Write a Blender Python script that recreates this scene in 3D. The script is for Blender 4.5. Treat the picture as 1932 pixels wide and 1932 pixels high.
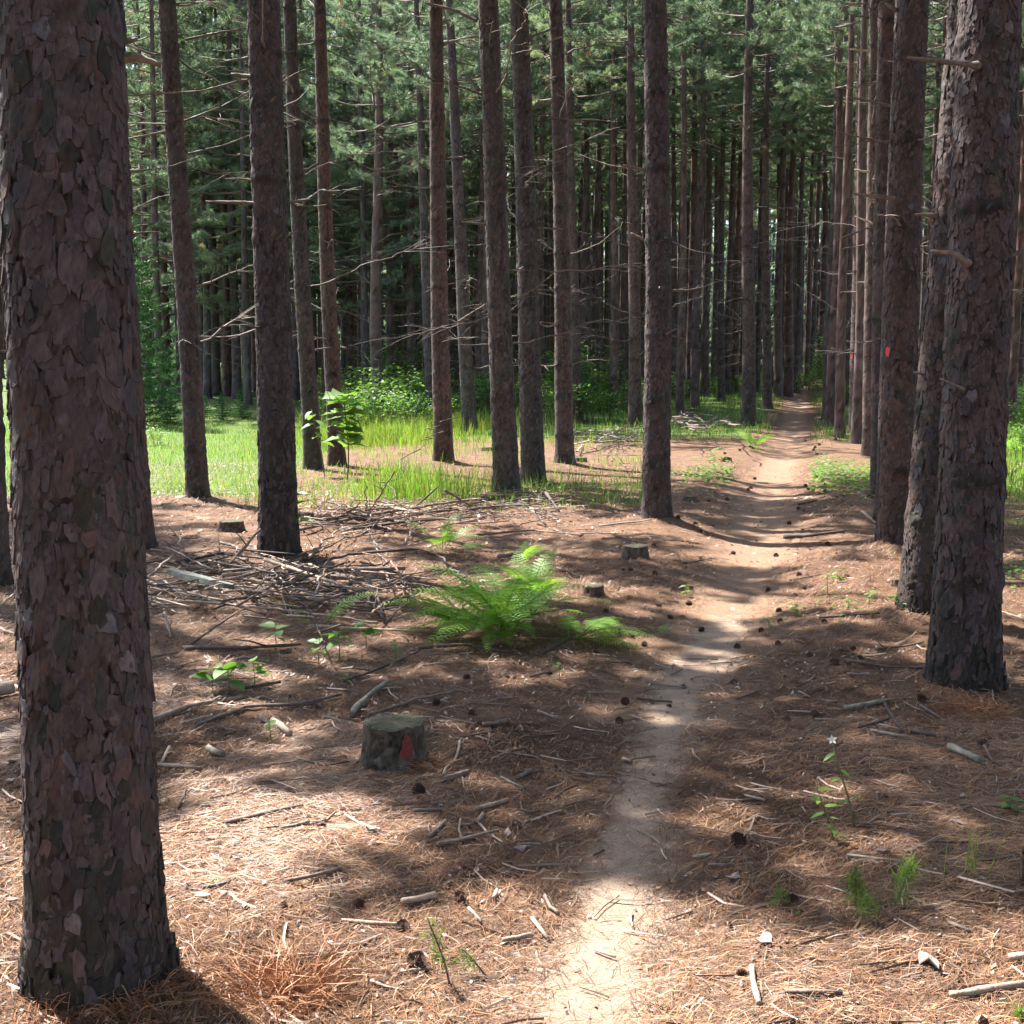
import bpy, math, random
import numpy as np
from mathutils import Vector, Matrix

# ------------------------------------------------------------------ camera, sky, sun, exposure
for o in list(bpy.data.objects): bpy.data.objects.remove(o)
SC = bpy.context.scene
COL = SC.collection
FPX, CX, CY = 2350.0, 966.0, 966.0            # focal length and centre in pixels of a 1932 px wide picture
PITCH = math.radians(6.35)
CAM_H = 1.6
cam = bpy.data.cameras.new('camera'); cam.sensor_width = 36.0; cam.lens = 36.0*FPX/1932.0
cam.clip_start = 0.05; cam.clip_end = 3000
camo = bpy.data.objects.new('camera', cam); COL.objects.link(camo)
camo.location = (0, 0, CAM_H); camo.rotation_euler = (math.pi/2-PITCH, 0, 0)
SC.camera = camo
SUN_AZ = math.radians(45)                     # to the left of the view direction
SUN_EL = math.radians(54)
SDIR = Vector((-math.sin(SUN_AZ)*math.cos(SUN_EL), math.cos(SUN_AZ)*math.cos(SUN_EL), math.sin(SUN_EL)))
W = bpy.data.worlds.new('World'); SC.world = W; W.use_nodes = True
nt = W.node_tree; bg = nt.nodes['Background']
sky = nt.nodes.new('ShaderNodeTexSky'); sky.sky_type = 'NISHITA'; sky.sun_disc = False
sky.sun_elevation = SUN_EL; sky.sun_rotation = -SUN_AZ
sky.dust_density = 1.5
nt.links.new(sky.outputs[0], bg.inputs[0]); bg.inputs[1].default_value = 0.115
sl = bpy.data.lights.new('sun', 'SUN'); sl.energy = 5.0; sl.angle = math.radians(0.55); sl.color = (1.0, 0.95, 0.86)
so = bpy.data.objects.new('sun', sl); COL.objects.link(so)
so.rotation_euler = (-SDIR).to_track_quat('-Z', 'Y').to_euler()
so.location = SDIR*60
SC.view_settings.view_transform = 'Standard'; SC.view_settings.look = 'None'
SC.view_settings.exposure = 1.95; SC.view_settings.gamma = 1.0
SC.view_settings.use_curve_mapping = False
SC.cycles.use_adaptive_sampling = True; SC.cycles.adaptive_threshold = 0.03
SC.cycles.max_bounces = 4; SC.cycles.diffuse_bounces = 3; SC.cycles.glossy_bounces = 2
SC.cycles.transmission_bounces = 4; SC.cycles.transparent_max_bounces = 4

# ------------------------------------------------------------------ noise
def _h(i, j, s):
    i = np.asarray(i).astype(np.int64) & 0xFFFFF; j = np.asarray(j).astype(np.int64) & 0xFFFFF
    v = (i*374761393 + j*668265263 + s*974634777) & 0xFFFFFFFF
    v = ((v ^ (v >> 13))*1274126177) & 0xFFFFFFFF
    v = ((v ^ (v >> 16))*2246822519) & 0xFFFFFFFF
    v = v ^ (v >> 15)
    return (v & 0xFFFFFF)/float(0xFFFFFF)
def vn(x, y, s=0, per=None):
    x = np.asarray(x, float); y = np.asarray(y, float)
    i = np.floor(x); j = np.floor(y); fx = x-i; fy = y-j
    fx = fx*fx*(3-2*fx); fy = fy*fy*(3-2*fy)
    i0, i1 = i, i+1
    if per: i0 = np.mod(i0, per); i1 = np.mod(i1, per)
    a = _h(i0, j, s); b = _h(i1, j, s); c = _h(i0, j+1, s); d = _h(i1, j+1, s)
    return (a*(1-fx)+b*fx)*(1-fy)+(c*(1-fx)+d*fx)*fy
def fbm(x, y, s=0, o=3, per=None):
    t = 0; a = 1; n = 0
    for k in range(o):
        t = t+a*vn(np.asarray(x)*2**k, np.asarray(y)*2**k, s+k*17, per*2**k if per else None); n += a; a *= .5
    return t/n
def sst(a, b, x):
    t = np.clip((np.asarray(x, float)-a)/(b-a), 0, 1); return t*t*(3-2*t)

# ------------------------------------------------------------------ pixels to directions
cp, sp = math.cos(PITCH), math.sin(PITCH)
def ray(px, py):
    a = (px-CX)/FPX; b = (CY-py)/FPX
    return np.array([a, cp+b*sp, -sp+b*cp])
# the trail, traced in the picture and laid on the level ground: (px, py, width px)
TR = [(1090,2300,230),(1105,1932,185),(1120,1800,165),(1155,1700,140),(1180,1600,132),(1210,1500,100),(1243,1400,84),(1290,1300,88),
      (1345,1200,92),(1385,1120,120),(1428,1040,110),(1438,980,100),(1446,930,82),(1464,880,66),(1482,845,54),(1500,800,40),(1512,772,28)]
_tx, _ty, _tw = [], [], []
for px, py, w in TR:
    r = ray(px, py); t = -CAM_H/r[2]
    _tx.append(r[0]*t); _ty.append(r[1]*t); _tw.append(w*r[1]*t/FPX)
_tx = [_tx[0]]+_tx+[_tx[-1]+0.252*40, _tx[-1]+.252*120]; _ty = [-12]+_ty+[_ty[-1]+40, _ty[-1]+120]; _tw = [.35]+_tw+[.5, .5]
def trail_x(y): return np.interp(y, _ty, _tx)
def trail_w(y): return np.clip(np.interp(y, _ty, _tw), .2, .65)
MOUNDS = []                                   # (x, y, height, radius) litter heaped round stems
def hgt(x, y, micro=True):
    x = np.asarray(x, float); y = np.asarray(y, float)
    z = .10*(fbm(x*.22+7, y*.22, 3, 2)-.5)+.035*(vn(x*1.1, y*1.1, 5)-.5)
    dx = x-trail_x(y)
    dep = .035+.05*sst(5.5, 10, y)*(1-.5*sst(24, 40, y))
    z = z-dep*np.exp(-(dx/.52)**2)+dep*.35*np.exp(-((np.abs(dx)-1.05)/.4)**2)
    z = z+1.45*sst(30, 66, y)+1.1*sst(34, 90, y)*np.clip(-x/22, 0, 1)+.12*np.exp(-((y-64)/6)**2)*np.exp(-(dx/5)**2)
    z = z-.9*sst(70, 110, y)*np.exp(-(dx/14)**2)
    for mx, my, mh, mr in MOUNDS:
        z = z+mh*np.exp(-((x-mx)**2+(y-my)**2)/mr**2)
    if micro:
        m = np.exp(-(dx/(.75*trail_w(y)))**2)
        z = z+(1-.85*m)*(.022*(vn(x*7, y*7, 11)-.5)+.014*(vn(x*17, y*17, 12)-.5)+.008*(vn(x*41, y*41, 13)-.5))*(1-.85*sst(11, 26, y))
    return z
_ts = np.concatenate([np.linspace(1.2, 14, 900), np.geomspace(14, 260, 1300)[1:]])
def G(px, py, lift=0.0, micro=False):
    """first point where the line through the pixel meets the ground (raised by lift)"""
    r = ray(px, py)
    P = r[None, :]*_ts[:, None]
    f = P[:, 2]+CAM_H-(hgt(P[:, 0], P[:, 1], micro)+lift)
    k = np.argmax(f < 0)
    if f[k] >= 0: k = len(_ts)-1
    a, b = f[k-1], f[k]; t = _ts[k-1]+(_ts[k]-_ts[k-1])*(a/(a-b) if a != b else 0)
    return Vector((r[0]*t, r[1]*t, CAM_H+r[2]*t))
def at_depth(px, py, y):
    r = ray(px, py); t = y/r[1]
    return Vector((r[0]*t, y, CAM_H+r[2]*t))
def H1(x, y, micro=True): return float(hgt(np.array([x]), np.array([y]), micro)[0])

# ------------------------------------------------------------------ mesh helpers
class MB:
    def __init__(s): s.v = []; s.f = {3: [], 4: []}; s.n = 0; s.m = {3: [], 4: []}; s.c = []
    def add(s, v, f, mat=0, c=None):
        v = np.asarray(v, float).reshape(-1, 3); f = np.asarray(f, int)
        if len(f) == 0: return
        k = f.shape[1]
        s.v.append(v); s.f[k].append(f+s.n); s.m[k].append(np.full(len(f), mat)); s.n += len(v)
        if c is None: c = np.ones((len(v), 3))
        c = np.asarray(c, float)
        if c.ndim == 1: c = np.tile(c, (len(v), 1))
        s.c.append(c)
    def mesh(s, name, mats, smooth=True, col=True):
        V = np.concatenate(s.v); me = bpy.data.meshes.new(name)
        F = {k: (np.concatenate(s.f[k]) if s.f[k] else np.zeros((0, k), int)) for k in (3, 4)}
        n3, n4 = len(F[3]), len(F[4])
        me.vertices.add(len(V)); me.vertices.foreach_set('co', V.astype(np.float32).ravel())
        li = np.concatenate([F[3].ravel(), F[4].ravel()]).astype(np.int32)
        me.loops.add(len(li)); me.loops.foreach_set('vertex_index', li)
        me.polygons.add(n3+n4)
        ls = np.concatenate([np.arange(n3)*3, n3*3+np.arange(n4)*4]).astype(np.int32)
        me.polygons.foreach_set('loop_start', ls)
        me.polygons.foreach_set('loop_total', np.concatenate([np.full(n3, 3), np.full(n4, 4)]).astype(np.int32))
        mi = np.concatenate([np.concatenate(s.m[k]) if s.m[k] else np.zeros(0, int) for k in (3, 4)]).astype(np.int32)
        me.polygons.foreach_set('material_index', mi)
        me.polygons.foreach_set('use_smooth', np.full(n3+n4, smooth, dtype=bool))
        if col:
            C = np.concatenate(s.c); a = me.color_attributes.new('col', 'FLOAT_COLOR', 'POINT')
            a.data.foreach_set('color', np.concatenate([C, np.ones((len(C), 1))], 1).astype(np.float32).ravel())
        for m in mats: me.materials.append(m)
        me.update(calc_edges=True)
        return me
def tube(pts, rad, n=6, cap=True, rng=None, rough=0):
    P = np.asarray([tuple(p) for p in pts], float); R = np.asarray(rad, float)*np.ones(len(P))
    T = np.gradient(P, axis=0); T /= np.linalg.norm(T, axis=1)[:, None]+1e-9
    up = np.array([0, 0, 1.]) if abs(T[0][2]) < .9 else np.array([1., 0, 0])
    V = []
    for k in range(len(P)):
        a = np.cross(T[k], up); a /= np.linalg.norm(a)+1e-9; b = np.cross(a, T[k])
        th = np.arange(n)*2*math.pi/n
        rr = R[k]*(1+(rng.uniform(-rough, rough, n) if rng is not None and rough else 0))
        V.append(P[k]+(np.cos(th)*rr)[:, None]*a+(np.sin(th)*rr)[:, None]*b)
    V = np.concatenate(V); F = []
    for k in range(len(P)-1):
        for q in range(n):
            F.append((k*n+q, k*n+(q+1) % n, (k+1)*n+(q+1) % n, (k+1)*n+q))
    T3 = []
    if cap:
        V = np.concatenate([V, P[:1], P[-1:]]); c0, c1 = len(V)-2, len(V)-1; e = (len(P)-1)*n
        for q in range(n): T3 += [(c0, (q+1) % n, q), (c1, e+q, e+(q+1) % n)]
    return V, F, T3
def add_tube(mb, pts, rad, n=6, mat=0, c=None, rng=None, rough=0, cap=True):
    V, F, T3 = tube(pts, rad, n, cap, rng, rough)
    o = mb.n; mb.add(V, F, mat, c)
    if T3:
        mb.f[3].append(np.asarray(T3)+o); mb.m[3].append(np.full(len(T3), mat))
def obj(name, me, parent=None, loc=(0, 0, 0), rz=0, label=None, cat=None, group=None, kind=None):
    o = bpy.data.objects.new(name, me); COL.objects.link(o)
    o.location = loc
    if rz: o.rotation_euler = (0, 0, rz)
    if parent is not None: o.parent = parent
    if label: o['label'] = label
    if cat: o['category'] = cat
    if group: o['group'] = group
    if kind: o['kind'] = kind
    return o
def thing(name, label, cat, loc=(0, 0, 0), rz=0, group=None):
    return obj(name, None, None, loc, rz, label, cat, group)

# ------------------------------------------------------------------ materials
def mat(name):
    m = bpy.data.materials.new(name); m.use_nodes = True
    n = m.node_tree.nodes; b = n['Principled BSDF']
    return m, n, m.node_tree.links, b
def ramp(n, stops):
    r = n.new('ShaderNodeValToRGB'); e = r.color_ramp.elements
    while len(e) > 1: e.remove(e[0])
    e[0].position = stops[0][0]; e[0].color = (*stops[0][1], 1)
    for p, c in stops[1:]:
        x = e.new(p); x.color = (*c, 1)
    return r
def noise(n, l, scale, detail=4, vec=None, rough=.55):
    t = n.new('ShaderNodeTexNoise'); t.inputs['Scale'].default_value = scale; t.inputs['Detail'].default_value = detail
    t.inputs['Roughness'].default_value = rough
    if vec is not None: l.new(vec, t.inputs['Vector'])
    return t
def mixc(n, l, mode, fac, a, b):
    m = n.new('ShaderNodeMix'); m.data_type = 'RGBA'; m.blend_type = mode
    for k, v in ((0, fac), (6, a), (7, b)):
        if hasattr(v, 'is_output'): l.new(v, m.inputs[k])
        else: m.inputs[k].default_value = v if k == 0 else (*v, 1)
    return m.outputs[2]
def mapping(n, l, scale):
    tc = n.new('ShaderNodeTexCoord'); mp = n.new('ShaderNodeMapping'); mp.inputs['Scale'].default_value = scale
    l.new(tc.outputs['Object'], mp.inputs[0]); return mp.outputs[0]
def bump(n, l, h, strength, dist, b, prev=None):
    u = n.new('ShaderNodeBump'); u.inputs['Strength'].default_value = strength; u.inputs['Distance'].default_value = dist
    l.new(h, u.inputs['Height'])
    if prev: l.new(prev, u.inputs['Normal'])
    if b: l.new(u.outputs[0], b.inputs['Normal'])
    return u.outputs[0]

def bark_mat(name, gain=(1, 1, 1), fine=90):
    m, n, l, b = mat(name)
    at = n.new('ShaderNodeAttribute'); at.attribute_name = 'col'
    v = mapping(n, l, (1, 1, .45))
    t = noise(n, l, fine, 5, v); r = ramp(n, [(.25, (.55, .55, .58)), (.75, (1.35, 1.32, 1.3))]); l.new(t.outputs[0], r.inputs[0])
    c = mixc(n, l, 'MULTIPLY', 1.0, at.outputs[0], r.outputs[0])
    oi = n.new('ShaderNodeObjectInfo'); r2 = ramp(n, [(0, (.82, .84, .9)), (.5, (1, 1, 1)), (1, (1.2, 1.05, .96))]); l.new(oi.outputs['Random'], r2.inputs[0])
    c = mixc(n, l, 'MULTIPLY', 1.0, c, r2.outputs[0])
    c = mixc(n, l, 'MULTIPLY', 1.0, c, gain)
    l.new(c, b.inputs['Base Color']); b.inputs['Roughness'].default_value = .8; b.inputs['Specular IOR Level'].default_value = .35
    vo = n.new('ShaderNodeTexVoronoi'); vo.inputs['Scale'].default_value = fine*.42; l.new(v, vo.inputs['Vector'])
    q = bump(n, l, vo.outputs[0], .15, .006, None)
    bump(n, l, t.outputs[0], .6, .008, b, q)
    return m
M_BARK = bark_mat('bark', (.68, .68, .73))
def wood_mat(name, c0, c1, scale=30, rough=.75):
    m, n, l, b = mat(name)
    oi = n.new('ShaderNodeObjectInfo')
    v = mapping(n, l, (1, 1, 1))
    t = noise(n, l, scale, 5, v); r = ramp(n, [(.3, c0), (.7, c1)]); l.new(t.outputs[0], r.inputs[0])
    r2 = ramp(n, [(0, (.72, .72, .75)), (1, (1.2, 1.14, 1.08))]); l.new(oi.outputs['Random'], r2.inputs[0])
    l.new(mixc(n, l, 'MULTIPLY', 1.0, r.outputs[0], r2.outputs[0]), b.inputs['Base Color'])
    b.inputs['Roughness'].default_value = rough
    t2 = noise(n, l, scale*3, 4, v); bump(n, l, t2.outputs[0], .6, .006, b)
    return m
M_TWIG = wood_mat('dead_twig', (.10, .075, .065), (.21, .17, .15), 25)
M_STUB = wood_mat('broken_stub', (.10, .072, .058), (.26, .20, .165), 40)
M_LIVE = wood_mat('live_branch', (.11, .08, .065), (.2, .15, .12), 25)
M_PALE = wood_mat('pale_stick', (.25, .19, .15), (.46, .38, .31), 35)
M_MID = wood_mat('brown_stick', (.11, .08, .065), (.27, .2, .165), 35)
M_DARK = wood_mat('dark_stick', (.05, .037, .033), (.13, .095, .085), 30)
M_LICH = wood_mat('lichen_stick', (.10, .095, .08), (.27, .27, .225), 45)
M_PLANK = wood_mat('weathered_slab', (.07, .08, .07), (.2, .22, .185), 20)
def cut_mat():
    m, n, l, b = mat('cut_wood'); v = mapping(n, l, (1, 1, 1)); w = n.new('ShaderNodeTexWave'); w.wave_type = 'RINGS'; w.rings_direction = 'Z'; w.inputs['Scale'].default_value = 38; w.inputs['Distortion'].default_value = 3.5; w.inputs['Detail'].default_value = 3; l.new(v, w.inputs['Vector'])
    r = ramp(n, [(.2, (.045, .04, .03)), (.8, (.14, .125, .09))]); l.new(w.outputs[1], r.inputs[0]); t = noise(n, l, 14, 5, v); r2 = ramp(n, [(.35, (.5, .62, .42)), (.7, (1.35, 1.3, 1.15))]); l.new(t.outputs[0], r2.inputs[0])
    l.new(mixc(n, l, 'MULTIPLY', 1.0, r.outputs[0], r2.outputs[0]), b.inputs[0]); b.inputs['Roughness'].default_value = .85; bump(n, l, w.outputs[1], .5, .004, b); return m
M_CUT = cut_mat()
M_CONE = wood_mat('pine_cone', (.075, .04, .03), (.21, .12, .085), 60)
M_FLAKE = wood_mat('bark_chip', (.24, .18, .155), (.52, .45, .41), 40)
M_FLAKE2 = wood_mat('dark_bark_chip', (.10, .065, .05), (.25, .17, .135), 40)

def leaf_mat(name, cols, trans=.35, rough=.5, spec=.4, tint=(1.25, 1.3, .6), scale=1.2):
    m, n, l, b = mat(name)
    at = n.new('ShaderNodeAttribute'); at.attribute_name = 'col'
    oi = n.new('ShaderNodeObjectInfo'); r = ramp(n, cols); l.new(oi.outputs['Random'], r.inputs[0])
    c = mixc(n, l, 'MULTIPLY', 1.0, r.outputs[0], at.outputs[0])
    l.new(c, b.inputs['Base Color']); b.inputs['Roughness'].default_value = rough; b.inputs['Specular IOR Level'].default_value = spec
    tr = n.new('ShaderNodeBsdfTranslucent'); l.new(mixc(n, l, 'MULTIPLY', 1.0, c, tint), tr.inputs[0])
    mx = n.new('ShaderNodeMixShader'); mx.inputs[0].default_value = trans
    l.new(b.outputs[0], mx.inputs[1]); l.new(tr.outputs[0], mx.inputs[2])
    l.new(mx.outputs[0], n['Material Output'].inputs[0])
    return m
M_NEEDLE = leaf_mat('pine_needle', [(0, (.16, .225, .165)), (.5, (.185, .25, .17)), (1, (.22, .28, .17))], .45, .42, .55, (1.25, 1.35, .95))
M_FERN = leaf_mat('fern_frond', [(0, (.18, .35, .06)), (1, (.26, .44, .085))], .5)
M_LEAF = leaf_mat('broad_leaf', [(0, (.10, .22, .05)), (1, (.17, .30, .07))], .45)
M_SHRUB = leaf_mat('shrub_leaf', [(0, (.11, .23, .06)), (1, (.19, .32, .08))], .5)
M_SPRUCE = leaf_mat('spruce_needle', [(0, (.03, .10, .03)), (1, (.05, .14, .045))], .25)
M_GRASS = leaf_mat('grass_blade', [(0, (.16, .28, .06)), (1, (.18, .30, .065))], .45)
M_FLOWER, _n, _l, _b = mat('white_petal'); _b.inputs['Base Color'].default_value = (.8, .8, .76, 1)

def paint_mat():
    m, n, l, b = mat('red_paint'); v = mapping(n, l, (1, 1, 1)); t = noise(n, l, 60, 4, v)
    r = ramp(n, [(.36, (.06, .04, .03)), (.46, (.16, .016, .012)), (.7, (.33, .024, .02))]); l.new(t.outputs[0], r.inputs[0]); l.new(r.outputs[0], b.inputs[0])
    b.inputs['Roughness'].default_value = .6; return m
M_PAINT = paint_mat()
M_BLAZE, _n, _l, _b = mat('bright_red_paint'); _b.inputs['Base Color'].default_value = (.75, .04, .06, 1); _b.inputs['Roughness'].default_value = .5

def litter_nodes(n, l, v):
    """needle litter: streaky red-brown"""
    t1 = noise(n, l, 5, 6, v, .65); t2 = noise(n, l, 55, 5, v, .7); t3 = noise(n, l, 190, 3, v, .7)
    r1 = ramp(n, [(.3, (.115, .066, .045)), (.5, (.19, .115, .076)), (.72, (.275, .185, .125))]); l.new(t2.outputs[0], r1.inputs[0])
    r2 = ramp(n, [(.3, (.48, .45, .45)), (.7, (1.2, 1.15, 1.1))]); l.new(t1.outputs[0], r2.inputs[0])
    r3 = ramp(n, [(.35, (.45, .42, .40)), (.65, (1.5, 1.5, 1.5))]); l.new(t3.outputs[0], r3.inputs[0])
    c = mixc(n, l, 'MULTIPLY', 1.0, r1.outputs[0], r2.outputs[0]); c = mixc(n, l, 'MULTIPLY', .8, c, r3.outputs[0])
    return c, t2, t3
def ground_mat(name, path):
    m, n, l, b = mat(name)
    v = mapping(n, l, (1, 1, 1))
    c, t2, t3 = litter_nodes(n, l, v)
    at = n.new('ShaderNodeAttribute'); at.attribute_name = 'col'
    sep = n.new('ShaderNodeSeparateColor'); l.new(at.outputs[0], sep.inputs[0])
    def masked(sock, sc, lo, hi):
        t = noise(n, l, sc, 5, v, .65); ma = n.new('ShaderNodeMath'); ma.operation = 'MULTIPLY_ADD'; l.new(t.outputs[0], ma.inputs[0]); ma.inputs[1].default_value = 1.1; ma.inputs[2].default_value = -.55
        ad = n.new('ShaderNodeMath'); ad.operation = 'ADD'; l.new(sock, ad.inputs[0]); l.new(ma.outputs[0], ad.inputs[1])
        mr = n.new('ShaderNodeMapRange'); mr.inputs[1].default_value = lo; mr.inputs[2].default_value = hi; l.new(ad.outputs[0], mr.inputs[0]); mr.clamp = True
        return mr.outputs[0]
    if path:
        ts = noise(n, l, 7, 8, v, .7); rs = ramp(n, [(.3, (.29, .205, .15)), (.7, (.42, .32, .25))]); l.new(ts.outputs[0], rs.inputs[0])
        tg = noise(n, l, 150, 3, v, .8); rg = ramp(n, [(.34, (.35, .3, .28)), (.46, (1, 1, 1))]); l.new(tg.outputs[0], rg.inputs[0])
        sand = mixc(n, l, 'MULTIPLY', .8, rs.outputs[0], rg.outputs[0])
        tram = mixc(n, l, 'MIX', .5, c, (.34, .22, .15))
        c = mixc(n, l, 'MIX', masked(sep.outputs[2], 6, .25, .75), c, tram)
        c = mixc(n, l, 'MIX', masked(sep.outputs[0], 14, .35, .62), c, sand)
    else:
        tg = noise(n, l, 22, 5, v); rg = ramp(n, [(.3, (.05, .085, .022)), (.7, (.13, .18, .05))]); l.new(tg.outputs[0], rg.inputs[0])
        c = mixc(n, l, 'MIX', masked(sep.outputs[1], 3, .35, .7), c, rg.outputs[0])
    l.new(c, b.inputs['Base Color']); b.inputs['Roughness'].default_value = .9; b.inputs['Specular IOR Level'].default_value = .2
    q = bump(n, l, t2.outputs[0], .7, .02, None); bump(n, l, t3.outputs[0], .6, .008, b, q)
    return m
M_GROUND = ground_mat('needle_litter_ground', False)
M_PATH = ground_mat('trodden_trail', True)

# ------------------------------------------------------------------ where the main pines stand
# px, py of the foot, width px at breast height, px of the axis at the top edge of the picture
PINES = {
 'T1': (187, 1908, 240, 111), 'T0': (-14, 1108, 62, -60), 'T2': (258, 1038, 62, 190), 'T3': (374, 948, 41, 318), 'T4': (527, 1060, 71, 502),
 'T5': (591, 886, 33, 546), 'T6': (636, 880, 31, 601), 'T7': (837, 877, 36, 820), 'T7b': (816, 797, 21, 781), 'T8': (887, 818, 28, 843),
 'T9': (957, 937, 48, 917), 'T10': (1007, 918, 44, 975), 'T11': (1066, 880, 35, 1047), 'T12': (1087, 799, 22, 1070), 'T13': (1198, 803, 25, 1189),
 'T14': (1238, 990, 52, 1237), 'T15': (1412, 804, 27, 1412), 'T16': (1447, 772, 18, 1445), 'T17': (1361, 757, 13, 1366),
 'R1': (1816, 1322, 122, 1868), 'R2': (1743, 1172, 92, 1834), 'R3': (1690, 1040, 66, 1724), 'R4': (1664, 941, 42, 1672), 'R4b': (1672, 985, 40, 1704),
 'R5': (1640, 861, 26, 1648), 'R6': (1616, 818, 29, 1626), 'R7': (1596, 765, 23, 1601),
}
TREES = {}
for k, (px, py, w, tx) in PINES.items():
    g = G(px, py); r = w*g.y/(2*FPX)
    d = Vector((g.x, g.y, 0)).normalized(); bx, by = g.x+d.x*r, g.y+d.y*r
    top = at_depth(tx, 0, by); z0 = H1(bx, by, False)
    TREES[k] = dict(x=bx, y=by, z=z0, r=w*by/(2*FPX), lean=((top.x-bx)/(top.z-z0)), ztop=top.z-z0)
for k, mh, mr in (('T1', .03, .36), ('R1', .09, .32), ('R2', .08, .32), ('R3', .09, .34), ('T4', .07, .36), ('T14', .09, .36), ('T9', .07, .4), ('T10', .07, .4), ('T7', .08, .4), ('T11', .07, .4), ('T3', .07, .4)):
    MOUNDS.append((TREES[k]['x'], TREES[k]['y'], mh, mr))
STUMPS = [ # px, py foot, width px at foot, height px, label
 (743, 1452, 128, 84, 'low mossy tree stump with a red paint mark on its side'),
 (437, 1004, 50, 21, 'small brown stump standing on litter before the grassy clearing'),
 (1198, 1056, 52, 26, 'squat brown stump beside the trail bend, behind the fern'),
 (1119, 1126, 42, 20, 'dark low stump half hidden by the big fern'),
 (762, 909, 32, 15, 'dark weathered stump between the grass tuft and the brush'),
 (918, 851, 28, 7, 'flat low cut stump behind a pair of close trunks'),
 (1096, 872, 24, 9, 'flat brown stump beside a trunk foot amid twigs'),
 (1370, 872, 21, 11, 'rotten orange brown stump among low greenery beside the trail'),
 (1302, 946, 30, 9, 'dark flat rotten stump lying low beside the trail'),
 (1431, 803, 15, 9, 'tiny dark stump touching a pine trunk at the grass edge'),
 (1692, 1107, 20, 14, 'small cut stump against the foot of a pine'),
 (1956, 1680, 62, 92, 'ragged dark stump with split bark in sunlit litter'),
]

# ------------------------------------------------------------------ ground sheet
def axis(segs):
    a = [segs[0][0]]
    for lo, hi, st0, st1 in segs:
        n = max(2, int((hi-lo)/((st0+st1)/2))); t = np.linspace(0, 1, n+1)[1:]
        w = st0+(st1-st0)*t; c = np.cumsum(w); a += list(lo+(hi-lo)*c/c[-1])
    return np.array(a)
gx = axis([(-600, -60, 90, 15), (-60, -12, 8, .5), (-12, -3.2, .3, .05), (-3.2, 4.2, .042, .042), (4.2, 14, .05, .35), (14, 60, .5, 8), (60, 600, 15, 90)])
gy = axis([(-300, -15, 60, 5), (-15, 2, 2, .1), (2, 9, .036, .042), (9, 20, .042, .14), (20, 40, .14, .35), (40, 110, .4, 2.5), (110, 1200, 5, 120)])
GREEN = lambda x, y: np.maximum.reduce([
    sst(15.2, 16.8, y)*(1-sst(36, 44, y))*sst(2.6, 4.0, -x-.05*(y-16)+.0)*1.0,
    .8*sst(27, 33, y)*(1-sst(-1.5, 1.5, -(x-trail_x(y))-50)),
    .75*sst(14, 18, y)*sst(2.2, 3.6, x-trail_x(y)),
    np.where(np.hypot((x+.2-.0)*.55, y-22) < 0, 1, 0)])
X, Y = np.meshgrid(gx, gy)
Z = hgt(X, Y)
gr = np.clip(GREEN(X, Y)*(1-np.exp(-((X-trail_x(Y))/.7)**2)), 0, 1)
ny, nx = X.shape
ii = (np.arange(ny-1)[:, None]*nx+np.arange(nx-1)[None, :]).ravel()
mb = MB(); mb.add(np.stack([X, Y, Z], -1).reshape(-1, 3), np.stack([ii, ii+1, ii+nx+1, ii+nx], 1), 0,
                  np.stack([0*gr, gr, 0*gr], -1).reshape(-1, 3))
obj('ground', mb.mesh('ground', [M_GROUND]), kind='structure')
# trail: its own strip a few millimetres above the sheet, following the same relief
ty = axis([(-11, 2, .6, .1), (2, 9, .03, .035), (9, 20, .035, .12), (20, 40, .12, .35), (40, 110, .4, 2.5)])
ts = np.linspace(-1, 1, 45)
TX = trail_x(ty)[:, None]+ts[None, :]*(1.0+0*ty[:, None]); TY = np.repeat(ty[:, None], len(ts), 1)
wob = 1+.5*(fbm(TX*2.2, TY*2.2, 40, 3)-.5)*2
q = np.abs(TX-trail_x(TY)+.10*(vn(TY*1.7, TY*0, 41)-.5))/(trail_w(TY)*.5*wob)
pm = np.clip(1.2-.5*q, 0, 1)*(1-.68*sst(7.0, 8.6, TY))*(1-.85*sst(14, 30, TY))
tr = np.exp(-((TX-trail_x(TY))/.42)**2)
edge = 1-sst(.86, 1.0, np.abs(ts))[None, :]*np.ones_like(TX)
pm *= edge; tr *= edge
TZ = hgt(TX, TY)+.004+.012*edge*np.clip(tr, 0, 1)*0
ny, nx = TX.shape
ii = (np.arange(ny-1)[:, None]*nx+np.arange(nx-1)[None, :]).ravel()
mb = MB(); mb.add(np.stack([TX, TY, TZ], -1).reshape(-1, 3), np.stack([ii, ii+1, ii+nx+1, ii+nx], 1), 0,
                  np.stack([pm, 0*pm, tr], -1).reshape(-1, 3))
obj('path', mb.mesh('path', [M_PATH]), kind='structure')
def path_mask(x, y):
    return np.exp(-np.abs((x-trail_x(y))/(trail_w(y)*.55))**3)

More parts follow.
